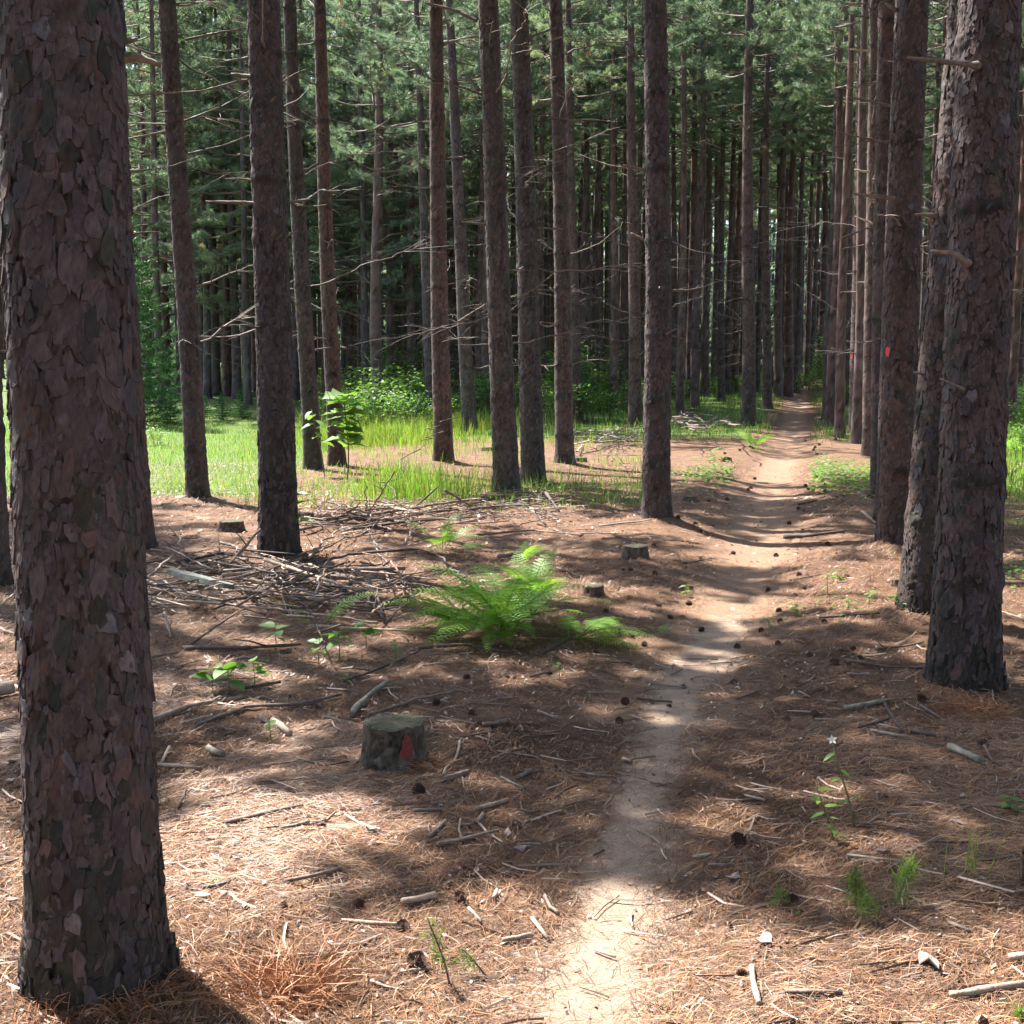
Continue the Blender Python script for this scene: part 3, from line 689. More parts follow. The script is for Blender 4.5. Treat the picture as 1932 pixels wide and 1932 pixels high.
# edge pines with live boughs reaching low behind the clearing
EDGE = [(245, 762), (305, 768), (392, 752), (432, 742), (468, 764), (690, 768), (738, 758), (662, 746), (560, 755), (615, 748), (780, 760), (340, 740), (520, 742), (850, 752), (930, 748)]
for i, (px, py) in enumerate(EDGE):
    p = G(px, py); far_tree(p.x, p.y, g.uniform(.13, .17), LOWC[i % 3], g.uniform(3.0, 4.6), 'pine with green boughs hanging low behind the '+('young spruces' if px < 480 else ('leafy sapling and leaning pine' if px < 640 else 'leafy thicket')), 'low-boughed pines behind the clearing', g, ndead=6, scale=g.uniform(.9, 1.2))
# rows of the plantation
def ok(x, y, dmin):
    return all((x-a)**2+(y-b)**2 > dmin*dmin for a, b in occupied)
cand = []
for kk in range(-24, 12):
    u = .65+2.42*kk
    v = 26+g.uniform(0, 2)
    while v < 104:
        x = u+.247*v+g.normal(0, .22); y = v+g.normal(0, .25)
        v += g.uniform(2.0, 2.9)
        px = CX+FPX*x/y
        if not (-60 < px < 2000): continue
        lim = 50 if px < 800 else (42 if px < 1150 else (40 if px < 1560 else 27))
        if y < lim: continue
        if abs(x-trail_x(y)) < .95 and y < 84: continue
        cand.append((x, y, px))
MAN = [(280,750,14),(312,742,30),(385,742,12),(407,745,20),(428,748,14),(447,752,18),(466,735,9),(482,738,10),(575,745,16),(660,735,14),(690,760,16),(713,792,25),(750,740,14),(768,735,12),(905,760,16),(930,755,14),(1003,770,14),(1020,768,15),(1100,760,14),(1128,758,13),(1155,762,20),(1172,755,13),(1268,752,14),(1285,745,12),(1302,752,18),(1330,748,17),(1345,742,11),(1372,745,14),(1386,742,14),(1428,740,11),(1468,752,18),(1487,748,18),(1502,742,14),(1522,728,10),(1533,720,12),(1546,716,16),(1578,735,10),(1905,735,12),(1925,728,14)]
def zone_of(px): return 'young spruces' if px < 500 else ('leafy thicket' if px < 900 else ('far brush heap' if px < 1200 else ('trail bushes' if px < 1560 else 'trailside row')))
for px, py, w in MAN:
    p = G(px, py); rd = min(.2, max(.1, w*p.y/(2*FPX)))
    far_tree(p.x, p.y, rd, CROWNS[g.integers(5)], g.uniform(6.0, 8.6) if px < 900 else g.uniform(8.8, 10.4), ('stouter ' if rd > .155 else 'thin ')+'pine standing out before the far stand behind the '+zone_of(px), 'leading far pines behind the '+zone_of(px), g, ndead=7)
cand.sort(key=lambda c: c[1])
n = 0
for x, y, px in cand:
    if n >= 222: break
    if g.random() < .14: continue
    if not ok(x, y, 1.3): continue
    zone = 'young spruces' if px < 500 else ('leafy thicket' if px < 900 else ('far brush heap' if px < 1200 else ('trail bushes' if px < 1560 else 'trailside row')))
    rank = 'at the front edge of the far stand' if y < 52 else ('in the middle ranks of the far stand' if y < 64 else 'deep inside the far stand')
    rad = g.uniform(.12, .185)
    lab = ('stouter ' if rad > .155 else 'thin ')+'dark pine '+rank+' behind the '+zone; grp = 'far pines behind the '+zone
    far_tree(x, y, rad, CROWNS[g.integers(5)], g.uniform(5.6, 8.6) if px < 900 else (g.uniform(9.0, 10.5) if y < 52 else g.uniform(7.2, 9.6)), lab, grp, g, ndead=5 if y < 65 else 3, scale=.8 if (px > 1000 and y < 52) else None); n += 1
print('tris', [len(m.polygons) for m in CROWNS+LOWC]); print('far trees', n, 'of', len(cand))
# pines of the same stand outside the picture: beside and behind the viewpoint, roofing the foreground
OUT = []
for kk in range(-9, 9):
    u = .65+2.45*kk; v = -26+g.uniform(0, 2)
    while v < 34:
        x = u+.247*v+g.normal(0, .25); y = v+g.normal(0, .3); v += g.uniform(2.4, 3.6)
        if y > 0 and abs(x) < .47*y+1.2: continue
        if abs(x-float(trail_x(y))) < 1.0 or math.hypot(x, y) < 1.8: continue
        if -24 < x < -2 and 22 < y < 42: continue
        OUT.append((x, y))
pts = [(-6.5, 11.3, 8.2)]; SCL = [(1, 1, .5)]  # first point: unseen squat pine added to shade the left foreground
for x, y in OUT:
    if g.random() < .35 or not ok(x, y, 1.6): continue
    if -9.5 < x < -2.5 and 5 < y < 15: continue
    pts.append((x, y, H1(x, y, False)+g.uniform(7.5, 9.5))); SCL.append((1, 1, 1))
src = bpy.data.collections.new('stand_sources')
for k in range(3):
    src.objects.link(bpy.data.objects.new('stand_pine', crown_mesh(0, 8.6, 2.3, 380+k, 22, 1.1, .032, trunk=9.8)[0]))
ng = bpy.data.node_groups.new('stand', 'GeometryNodeTree'); ng.interface.new_socket('Geometry', in_out='INPUT', socket_type='NodeSocketGeometry'); ng.interface.new_socket('Geometry', in_out='OUTPUT', socket_type='NodeSocketGeometry')
gi = ng.nodes.new('NodeGroupInput'); go = ng.nodes.new('NodeGroupOutput'); ci = ng.nodes.new('GeometryNodeCollectionInfo'); ip = ng.nodes.new('GeometryNodeInstanceOnPoints'); rv = ng.nodes.new('FunctionNodeRandomValue'); rv.data_type = 'FLOAT_VECTOR'
ci.inputs[0].default_value = src; ci.inputs[1].default_value = True; ci.inputs[2].default_value = True
rv.inputs[0].default_value = (0, 0, 0); rv.inputs[1].default_value = (0, 0, 6.28)
ng.links.new(gi.outputs[0], ip.inputs['Points']); ng.links.new(ci.outputs[0], ip.inputs['Instance']); ip.inputs['Pick Instance'].default_value = True
ng.links.new(rv.outputs[0], ip.inputs['Rotation']); na = ng.nodes.new('GeometryNodeInputNamedAttribute'); na.data_type = 'FLOAT_VECTOR'; na.inputs[0].default_value = 'scl'; ng.links.new(na.outputs[0], ip.inputs['Scale']); ng.links.new(ip.outputs[0], go.inputs[0])
me = bpy.data.meshes.new('pine_stand'); me.from_pydata(pts, [], [])
st_ = obj('pine_stand', me, label='rest of the pine stand roofing the foreground around the viewpoint', cat='wood', kind='stuff')
at_ = me.attributes.new('scl', 'FLOAT_VECTOR', 'POINT'); at_.data.foreach_set('vector', np.array(SCL, np.float32).ravel())
st_.modifiers.new('stand', 'NODES').node_group = ng

# far wood that reads as one mass
g = np.random.default_rng(9); mb = MB()
for q in range(2400):
    y = 72+90*g.random()**.8; x = g.uniform(-.5, .55)*y+.05*y; z = H1(x, y, False)
    add_tube(mb, [(x, y, z-.3), (x+g.normal(0, .1), y, z+8), (x+g.normal(0, .2), y, z+16)], (.17, .13, .05), 5, 0, (.12, .09, .085), cap=False)
N = 150000
yy = 84+80*g.random(N)**.8; xx = g.uniform(-.52, .57, N)*yy; zz = hgt(xx, yy, False)+np.where(g.random(N) < .42, 7*g.random(N)**1.3, 5+23*g.random(N)**.9)
cl = vn(xx*.4, zz*.5+yy*.3, 71) > .28
C = np.stack([xx, yy, zz], 1)[cl]; D = np.tile([[0, 0, 1.]], (len(C), 1))
V, F = tufts(C, D, 2, .68, .25, g); mb.add(V, F, 1, np.repeat(g.uniform(.7, 1.3, (len(C), 1)), 6, 0)*np.ones(3))
obj('far_wood', mb.mesh('far_wood', [M_BARK, M_NEEDLE], smooth=False), label='hazy mass of distant pine wood closing the view behind the stand', cat='wood', kind='stuff')

# landmarks for telling look-alikes apart
LM = [('the massive scaly trunk', 185, 1862), ('the red-marked stump', 743, 1452), ('the big furrowed trunk', 1816, 1322), ('the large fern', 955, 1205), ('the brush pile', 520, 1110), ('the white wildflower', 1612, 1560), ('the bushy pine seedling', 1612, 1712),
      ('the upright pine seedling', 850, 1862), ('the ragged split stump', 1956, 1680), ('the broad-leaved seedlings', 432, 1310), ('the squat stump', 1198, 1056), ('the red blazed pine', 1690, 1040), ('the isolated straight pine', 1238, 990), ('the dry tussock', 545, 1872), ('the leaning lit trunk', 1743, 1172),
      ('the bare near trail', 1190, 1600), ('the shaded trail bend', 1290, 1300), ('the sunny trail bend', 1400, 1100), ('the leafy trail patch', 1560, 905), ('the orange rotten stump', 1370, 872)]
LMW = [(n_, G(a, b)) for n_, a, b in LM]
def near(p): return min(LMW, key=lambda q: (q[1].x-p[0])**2+(q[1].y-p[1])**2)[0]
MN = {'pale_stick': 'pale', 'brown_stick': 'brown', 'dark_stick': 'dark', 'lichen_stick': 'lichen-grey'}

# ------------------------------------------------------------------ stumps
def stump(px, py, w, h, label, idx):
    p = G(px, py); r = w*p.y/(2*FPX); d = Vector((p.x, p.y, 0)).normalized(); x, y = p.x+d.x*r*.8, p.y+d.y*r*.8; z0 = H1(x, y, False)
    ht = h*p.y/FPX/(math.cos(math.atan2(1.6-z0, p.y)))*(.95); g = np.random.default_rng(700+idx)
    root = thing('tree_stump', label, 'stump', (x, y, z0), 0, 'cut stumps')
    nth = 64 if idx in (0, 11) else 36; nz = 22 if idx in (0, 11) else 10
    zs = np.linspace(-.08, ht, nz); th = np.arange(nth)*6.283/nth; TH, ZZ = np.meshgrid(th, zs); S = TH*r
    e, i_, dv = bark_field(S, ZZ, 6.283*r, .035, .08, 700+idx); f = sst(.02, .28, e)
    rag = (.35*ht*(vn(S/.05, S*0, 720+idx, max(3, round(6.283*r/.05)))) if idx in (7, 11) else .09*ht*vn(S/.025, S*0, 720+idx, max(3, round(6.283*r/.025))))*sst(.5, 1, ZZ/ht)
    R = r*(.86+.16*np.exp(-np.clip(ZZ, 0, 9)/(.35*ht))*(1+.3*np.sin(TH*4+idx)))+.012*(f-.5)+.006*i_
    V = np.stack([R*np.cos(TH), R*np.sin(TH), ZZ-rag], -1)
    base = np.array([(.19, .15, .105), (.20, .135, .10)][idx % 2 if idx else 0])
    if idx == 7: base = np.array((.24, .12, .06))
    C = base*(.6+.8*i_[..., None])*(.45+.55*f[..., None])
    if idx == 0:
        ms = sst(.35, .6, fbm(S/.06, ZZ/.06, 731, 3, max(3, round(6.283*r/.06))))[..., None]; C = C*(1-.35*ms)+.35*ms*np.array([.06, .065, .035])
    ii = np.arange(nz-1)[:, None]*nth+np.arange(nth)[None, :]; jj = np.arange(nz-1)[:, None]*nth+(np.arange(nth)[None, :]+1) % nth
    mb = MB(); mb.add(V.reshape(-1, 3), np.stack([ii, jj, jj+nth, ii+nth], -1).reshape(-1, 4), 0, C.reshape(-1, 3)); obj('bark', mb.mesh('bark', [M_BARK]), root)
    top = V[-1]; mb = MB(); ring = [top]; cen = top.mean(0)
    for q in (.93, .75, .5, .25): rr = cen+(top-cen)*q; rr = rr+np.stack([0*th, 0*th, (.006 if idx not in (7, 11) else -.03)*np.ones(nth)+g.normal(0, .0015, nth)], 1); ring.append(rr)
    VV = np.concatenate(ring+[[cen+[0, 0, .004]]]); F4 = [(a*nth+i, a*nth+(i+1) % nth, (a+1)*nth+(i+1) % nth, (a+1)*nth+i) for a in range(4) for i in range(nth)]
    F3 = [(4*nth+i, 4*nth+(i+1) % nth, 5*nth) for i in range(nth)]
    mb.add(VV, F4); mb.f[3].append(np.array(F3)); mb.m[3].append(np.zeros(nth, int)); obj('cut_face', mb.mesh('cut_face', [M_CUT], col=False), root)
    if idx == 0:
        a0 = -math.pi/2+.42-math.atan2(x, y); V = [(r*.955*math.cos(a0), r*.955*math.sin(a0), ht*.55)]; F = []; n = 22
        for i in range(n):
            t = i*6.283/n; q = g.uniform(.7, 1.1); a = a0+.24*q*math.cos(t)*(1.15 if math.sin(t) < 0 else .8); zc = ht*(.55+.33*q*math.sin(t)); rr = r*(.86+.16*math.exp(-zc/(.35*ht)))+.016; V.append((rr*math.cos(a), rr*math.sin(a), zc)); F.append((0, 1+i, 1+(i+1) % n))
        rr = r*(.86+.16*math.exp(-.55/.35))+.018; V[0] = (rr*math.cos(a0), rr*math.sin(a0), ht*.55)
        mb = MB(); mb.add(V, F); obj('paint_mark', mb.mesh('paint_mark', [M_PAINT], col=False), root)
for i, s in enumerate(STUMPS): stump(*s, i)

# ------------------------------------------------------------------ sticks
def stick(pts, w, m, label, group, lift=0.0, lift2=None, twigs=0, name='fallen_stick', cat='stick', sides=6, seed=None):
    g = np.random.default_rng(seed if seed is not None else int(pts[0][0]*7+pts[0][1]*13)); P = []
    L2 = lift if lift2 is None else lift2; k = len(pts)
    for i, (px, py) in enumerate(pts):
        lf = lift+(L2-lift)*i/(k-1); p = G(px, py, lf); P.append(p)
    d = sum(p.y for p in P)/k; r = max(.0022, w*d/(2*FPX))
    Q = []
    for i in range(k-1):
        n = max(3, int((P[i+1]-P[i]).length/.07)); n = min(n, 12)
        for t in np.linspace(0, 1, n, endpoint=(i == k-2)): Q.append(P[i].lerp(P[i+1], t))
    n = len(Q); A = np.array([tuple(q) for q in Q]); t = np.linspace(0, 1, n)
    Ltot = np.linalg.norm(np.diff(A, axis=0), axis=1).sum()
    A[1:-1, :2] += np.stack([g.normal(0, .006*Ltot, n-2), g.normal(0, .006*Ltot, n-2)], 1)
    if lift == 0 and L2 == 0:
        A[:, 2] = hgt(A[:, 0], A[:, 1], True)+r*.9+.010; A[:, 2] = A[:, 2]*.5+.5*np.linspace(A[0, 2], A[-1, 2], n)
        A[:, 2] = np.maximum(A[:, 2], hgt(A[:, 0], A[:, 1], True)+r*.7+.006)
    o = A[0].copy(); A = A-o; mb = MB(); rr = r*(1.1-.45*t)*(1+.10*g.normal(0, 1, n)) if Ltot > .25 else r*(1+.08*g.normal(0, 1, n))
    add_tube(mb, A, rr, sides, 0, rng=g, rough=.12)
    for q in range(twigs):
        a = g.integers(1, n-1); dd = g.normal(0, 1, 3); dd[2] = abs(dd[2])*.5; dd /= np.linalg.norm(dd); l = g.uniform(.06, .3)*min(1, Ltot)
        add_tube(mb, np.stack([A[a], A[a]+dd*l*.5, A[a]+dd*l+[0, 0, -.02]]), (r*.5, r*.4, r*.2), 4, 0)
    if '{' in label: label = label.format(c=MN[m.name], z=('long' if Ltot > .45 else 'short') if cat != 'stick' or lift == 0 else ('thick' if r > .009 else 'thin'), n=near(o))
    return obj(name, mb.mesh(name, [m], col=False), None, o, 0, label, cat, group)
LG = ('{z} {c} stick lying loose on litter near {n}', 'loose sticks on the needle litter')
LP = ('barkless piece of pale wood lying on litter near {n}', 'pale wood pieces on the litter')
LL = ('stout lichen-grey broken branch piece lying near {n}', 'lichen-grey branch pieces on the litter')
GS = [
 ([(287,1367),(360,1339),(467,1319)], 11, M_MID), ([(372,1372),(464,1342),(560,1339),(644,1319)], 8, M_MID), ([(425,1562),(572,1529)], 9, M_MID), ([(527,1574),(584,1562)], 7, M_LICH),
 ([(537,1672),(644,1652)], 8, M_MID), ([(297,1445),(380,1457)], 9, M_MID), ([(305,1442),(320,1415)], 7, M_PALE), ([(337,1532),(350,1499),(387,1469)], 6, M_DARK), ([(489,1819),(644,1809)], 7, M_MID),
 ([(383,1689),(433,1679)], 7, M_LICH), ([(694,1354),(804,1320),(858,1310)], 6, M_MID), ([(838,1482),(884,1470)], 10, M_MID), ([(898,1537),(958,1519)], 11, M_MID), ([(901,1559),(911,1542)], 8, M_PALE),
 ([(826,1604),(878,1589),(941,1575)], 8, M_MID), ([(806,1590),(841,1559)], 8, M_MID), ([(814,1527),(858,1524)], 6, M_MID), ([(781,1539),(834,1537)], 7, M_MID), ([(974,1475),(1001,1462)], 9, M_MID), ([(944,1470),(991,1500)], 5, M_LICH),
 ([(884,1722),(908,1752)], 6, M_PALE), ([(644,1742),(758,1752)], 8, M_PALE), ([(1228,1482),(1258,1487)], 6, M_MID), ([(978,1605),(1018,1599)], 6, M_MID), ([(1175,1435),(1191,1444)], 8, M_MID), ([(1201,1324),(1268,1330)], 5, M_DARK), ([(741,1847),(811,1836)], 5, M_PALE),
 ([(911,1372),(958,1364)], 9, M_MID), ([(1014,1349),(1051,1362)], 6, M_PALE), ([(1669,1334),(1702,1389)], 7, M_DARK), ([(1619,1379),(1676,1362)], 6, M_DARK), ([(1642,1382),(1722,1397)], 6, M_PALE), ([(1719,1384),(1766,1392)], 9, M_DARK), ([(1852,1405),(1874,1447)], 6, M_MID),
 ([(1812,1527),(1933,1529)], 6, M_MID), ([(1599,1622),(1699,1634)], 6, M_PALE), ([(1480,1892),(1589,1890)], 10, M_MID), ([(1792,1889),(1850,1880),(1945,1865)], 14, M_PALE), ([(1789,1749),(1829,1766)], 8, M_MID), ([(1309,1627),(1342,1620)], 7, M_PALE), ([(1335,1644),(1385,1641)], 7, M_MID),
 ([(1405,1504),(1442,1514)], 5, M_PALE), ([(1389,1325),(1432,1307)], 4, M_MID), ([(1736,1337),(1776,1362)], 6, M_MID), ([(1739,1719),(1789,1709)], 5, M_PALE), ([(1596,1251),(1649,1261),(1742,1266)], 6, M_DARK), ([(1479,1018),(1532,1015),(1592,1008)], 8, M_DARK), ([(1626,969),(1652,990)], 6, M_PALE),
 ([(1881,1158),(1940,1177)], 6, M_PALE), ([(1886,1101),(1940,1107)], 8, M_MID), ([(1889,901),(1910,893),(1938,872)], 6, M_MID), ([(1505,954),(1542,948)], 4, M_DARK), ([(1545,1173),(1600,1168),(1659,1161)], 5, M_DARK), ([(1489,1098),(1549,1086)], 3, M_DARK), ([(1652,1231),(1700,1226),(1742,1218)], 5, M_DARK),
 ([(940,1055),(985,1048)], 8, M_MID), ([(1130,995),(1230,985)], 4, M_PALE), ([(1160,1015),(1220,1030)], 4, M_DARK), ([(1050,1075),(1080,1085)], 4, M_MID), ([(1095,1008),(1160,1010)], 3, M_DARK), ([(1290,1065),(1350,1055)], 3, M_DARK), ([(1000,1285),(1060,1262)], 4, M_DARK), ([(870,1395),(930,1385)], 4, M_DARK),
 ([(1120,1620),(1140,1610)], 4, M_DARK), ([(560,1440),(600,1448)], 4, M_MID), ([(455,1305),(530,1290)], 7, M_DARK), ([(650,1290),(720,1262),(790,1235)], 6, M_DARK), ([(790,1230),(880,1222),(960,1235)], 7, M_DARK), ([(1020,1240),(1090,1200)], 4, M_DARK),
 ([(700,1860),(760,1880)], 5, M_PALE), ([(1560,1780),(1600,1770)], 5, M_PALE), ([(1700,1850),(1740,1845)], 5, M_MID), ([(30,1300),(95,1335)], 8, M_PALE), ([(0,1190),(60,1215)], 6, M_MID), ([(0,1150),(40,1110)], 5, M_PALE), ([(-20,1318),(28,1312)], 26, M_PALE),
]
for i, (p, w, m) in enumerate(GS): stick(p, w, m, *LG, seed=2000+i, twigs=1 if i % 3 == 0 else 0)
for i, (p, w, m) in enumerate([([(758,1711),(821,1702)], 13, M_PALE), ([(948,1786),(1003,1779)], 11, M_PALE), ([(1004,1747),(1033,1782)], 8, M_PALE), ([(1028,1699),(1038,1719),(1054,1731)], 7, M_PALE), ([(1121,1799),(1161,1814)], 6, M_PALE),
                              ([(1417,1839),(1422,1870),(1432,1906)], 12, M_PALE), ([(1902,1816),(1945,1819)], 16, M_PALE), ([(515,1365),(547,1389)], 13, M_PALE), ([(836,1474),(858,1442),(868,1405)], 7, M_PALE), ([(931,1710),(938,1695)], 8, M_PALE)]):
    stick(p, w, m, *LP, seed=2300+i, name='wood_piece', cat='wood piece', sides=8)
for i, (p, w, m) in enumerate([([(664,1354),(681,1329),(734,1289)], 12, M_LICH), ([(1592,1342),(1686,1325)], 10, M_LICH), ([(1792,1417),(1849,1447)], 15, M_LICH), ([(393,1419),(420,1432)], 13, M_LICH)]):
    stick(p, w, m, *LL, seed=2350+i, name='branch_piece', cat='branch', sides=8)
# brush pile
BG = ('{z} {c} bare stick tangled in the large brush pile below the thick pine', 'sticks of the large brush pile')
BP = [
 ([(499,1055),(580,1082),(663,1110)], 8, M_PALE, .18, .10), ([(545,1078),(650,1074),(764,1073)], 11, M_MID, .10, .12), ([(453,1090),(505,1100),(555,1114)], 7, M_PALE, .14, .10), ([(257,1114),(290,1080),(327,1048)], 7, M_PALE, .06, .12),
 ([(298,1131),(389,1137),(541,1151),(714,1175)], 6, M_PALE, .08, .03), ([(261,1120),(339,1158)], 5, M_PALE, .07, .02), ([(310,1156),(322,1202)], 6, M_PALE, .08, .02), ([(694,1090),(727,1164)], 7, M_MID, .14, .03), ([(602,1090),(690,1127),(727,1168)], 8, M_MID, .12, .03),
 ([(335,1060),(423,1043)], 8, M_DARK, .05, .12), ([(413,1083),(455,1040),(491,999)], 6, M_MID, .08, .30), ([(345,1222),(470,1222),(568,1215)], 8, M_DARK, .02, .03), ([(274,1242),(335,1230)], 5, M_MID, .02, .02), ([(362,1215),(410,1180),(460,1148)], 4, M_DARK, .03, .2),
 ([(545,1076),(660,1046),(782,1036),(829,1050),(886,1097)], 6, M_DARK, .06, .04), ([(582,1181),(727,1188),(829,1190)], 6, M_PALE, .04, .03), ([(552,1066),(650,1015),(727,1005)], 4, M_DARK, .05, .1), ([(420,1085),(500,1078),(600,1088)], 7, M_PALE, .08, .05),
 ([(262,1098),(330,1110),(420,1112)], 4, M_DARK, .06, .06), ([(400,1150),(480,1120),(560,1085)], 4, M_DARK, .05, .12), ([(470,1100),(550,1130),(640,1140)], 5, M_MID, .08, .05), ([(530,1112),(540,1150)], 5, M_PALE, .1, .02), ([(300,1090),(345,1120)], 4, M_PALE, .08, .05),
 ([(345,1098),(440,1065),(500,1062)], 4, M_MID, .08, .1), ([(560,1120),(620,1085),(670,1060)], 4, M_DARK, .05, .12), ([(640,1110),(660,1160)], 5, M_PALE, .1, .02), ([(680,1060),(760,1085),(800,1110)], 5, M_DARK, .08, .03), ([(600,1150),(640,1105)], 4, M_MID, .03, .12), ([(560,1110),(700,1150)], 5, M_PALE, .1, .03),
]
for i, (p, w, m, a, b) in enumerate(BP): stick(p, w, m, *BG, lift=a, lift2=b, seed=2400+i, twigs=2, name='brush_stick')
g = np.random.default_rng(88); ML = [M_PALE, M_MID, M_MID, M_DARK, M_MID]
for i in range(150):
    px = g.uniform(255, 800); py = 1105+g.normal(0, 34)+.02*(px-500); a = g.normal(.15, .7); L = g.uniform(40, 170); lf = abs(g.normal(.09, .07))
    stick([(px-L/2*math.cos(a), py-L/2*math.sin(a)*.5), (px+g.normal(0, 4), py+g.normal(0, 4)), (px+L/2*math.cos(a), py+L/2*math.sin(a)*.5)], g.uniform(2.5, 5.5), ML[g.integers(5)], *BG, lift=lf, lift2=max(.01, lf+g.normal(0, .05)), seed=2500+i, twigs=2, name='brush_stick', sides=5)
slab = G(380, 1094, .16); sp_ = [G(320, 1078, .2), G(440, 1108, .12)]
mb = MB(); dv = (sp_[1]-sp_[0]); n = 10; sd = Vector((-dv.y, dv.x, 0)).normalized(); gg = np.random.default_rng(3); V = []
for i in range(n):
    t = i/(n-1); c = sp_[0].lerp(sp_[1], t)-slab; hw = (.045+.03*math.sin(t*3.1))*(1-.5*t)+gg.uniform(-.006, .006)
    V += [tuple(c+sd*hw+Vector((0, 0, -.01))), tuple(c+sd*hw*.6+Vector((0, 0, .022))), tuple(c-sd*hw*.6+Vector((0, 0, .020))), tuple(c-sd*hw+Vector((0, 0, -.012)))]
F = [(4*i+a, 4*i+(a+1) % 4, 4*i+4+(a+1) % 4, 4*i+4+a) for i in range(n-1) for a in range(4)]+[(0, 1, 2, 3), (4*n-1, 4*n-2, 4*n-3, 4*n-4)]
mb.add(V, F); obj('wood_slab', mb.mesh('wood_slab', [M_PLANK], smooth=False, col=False), None, slab, 0, 'weathered grey-green slab of bark wood on top of the brush pile', 'wood slab')
BR = ('{z} {c} bare stick in the long brush ridge before the stout reddish pine', 'sticks of the long brush ridge')
for i, (p, w, a, b) in enumerate([([(569,968),(677,979),(740,1000)], 5, .05, .05), ([(609,978),(761,982),(800,998)], 5, .07, .04), ([(680,975),(795,955),(907,940)], 6, .08, .16), ([(700,985),(820,965),(1000,950)], 5, .06, .1), ([(560,1000),(700,970),(850,948)], 5, .05, .12), ([(650,1000),(760,985),(900,975)], 5, .04, .05),
        ([(840,925),(890,955)], 5, .3, .05), ([(880,965),(960,945),(1030,930)], 4, .06, .12), ([(700,960),(745,890)], 4, .05, .6), ([(720,965),(800,830),(850,790)], 2.5, .05, 1.2), ([(690,970),(690,915)], 3, .03, .45), ([(780,960),(830,915)], 4, .05, .35), ([(1000,960),(1030,990)], 6, .15, .03), ([(1030,930),(1055,965)], 6, .2, .03), ([(900,1010),(1000,1000),(1100,1010)], 4, .03, .03)]):
    stick(p, w, [M_MID, M_DARK][i % 2], *BR, lift=a, lift2=b, seed=2600+i, twigs=4, name='brush_stick')
for i in range(110):
    px = g.uniform(570, 1060); py = 968-.05*(px-700)+g.normal(0, 16); a = g.normal(-.15, .5); L = g.uniform(30, 150); lf = abs(g.normal(.06, .05))
    stick([(px-L/2*math.cos(a), py-L/2*math.sin(a)*.5), (px+g.normal(0, 3), py+g.normal(0, 2)), (px+L/2*math.cos(a), py+L/2*math.sin(a)*.5)], g.uniform(1.8, 4), ML[g.integers(5)], *BR, lift=lf, lift2=max(.01, lf+g.normal(0, .08)), seed=2700+i, twigs=3, name='brush_stick', sides=5)
BF = ('{z} {c} bare stick in the far brush heap among trunks by the grass', 'sticks of the far brush heap')
for i in range(60):
    px, py = (g.uniform(1075, 1215), 828+g.normal(0, 14)) if i < 36 else (g.uniform(1265, 1390), 790+g.normal(0, 10)); a = g.normal(-.1, .6); L = g.uniform(20, 90); lf = abs(g.normal(.1, .1))
    stick([(px-L/2*math.cos(a), py-L/2*math.sin(a)*.5), (px+g.normal(0, 3), py+g.normal(0, 2)), (px+L/2*math.cos(a), py+L/2*math.sin(a)*.5)], g.uniform(1.5, 3.5), ML[g.integers(5)], *BF, lift=lf, lift2=max(.02, lf+g.normal(0, .2)), seed=2800+i, twigs=3, name='brush_stick', sides=5)
stick([(1289,808),(1340,806),(1385,804)], 7, M_MID, 'thin fallen log lying across the litter beside the grass edge pine', None, name='fallen_log', cat='log')

# ------------------------------------------------------------------ pine cones and bark chips
def cone_mesh(seed):
    g = np.random.default_rng(seed); mb = MB(); n = 62
    add_tube(mb, [(0, 0, -.9), (0, 0, -.3), (0, 0, .4), (0, 0, .95)], (.25, .5, .4, .1), 8)
    for i in range(n):
        t = i/n; z = -.85+1.75*t; a = i*2.39996; R = .95*math.sin(math.pi*(.16+.80*t))**.8*g.uniform(.9, 1.1)
        d = np.array([math.cos(a), math.sin(a), 0]); s = np.array([-math.sin(a), math.cos(a), 0]); w = .20*(.5+.5*math.sin(math.pi*t))+.05
        tip = d*R+[0, 0, z+.16]; b = d*.25+np.array([0, 0, z-.02])
        V = [b-s*w*.6, b+s*w*.6, tip+s*w, tip-s*w, tip+d*.06+[0, 0, -.13], b+[0, 0, -.08]]
        mb.add(V, [(0, 1, 2, 3)]); mb.add([V[3], V[2], V[4], V[5]], [(0, 1, 2, 3)])
    return mb.mesh('pine_cone', [M_CONE], smooth=False, col=False)
CONES = [cone_mesh(k) for k in range(3)]
def cone(px, py, w, label, group, g):
    p = G(px, py); s = w*p.y/(2*FPX)/.95; z = H1(p.x, p.y)
    o = obj('pine_cone', CONES[g.integers(3)], None, (p.x, p.y, z+s*.62), 0, label+' near '+near(p), 'pine cone', group)
    o.scale = (s, s, s*1.1); o.rotation_euler = (g.uniform(.6, 1.5)*g.choice([-1, 1]), g.uniform(-.5, .5), g.uniform(0, 6.28))
g = np.random.default_rng(31)
for px, py, w in [(790,1503,27),(868,1703,27),(760,1758,28),(786,1830,38),(676,1712,22),(1394,1597,31),(1493,1700,25),(1400,1848,22),(535,1717,17)]:
    cone(px, py, w, 'large open brown pine cone lying on litter', 'large near pine cones', g)
for px, py, w in [(1180,1330,17),(1169,1364,17),(823,1328,17),(890,1348,14),(1485,1364,15),(1537,1354,17),(1574,1256,17),(1385,1291,15),(1262,1336,10),(1300,1142,12),(1243,1146,11),(1190,1080,10),(1216,1222,12),(1036,1270,12),(880,1280,13),(1290,1300,10),(1738,1322,18),(1855,1412,20)]:
    cone(px, py, w, 'small dark pine cone on shaded litter', 'pine cones by the middle trail', g)
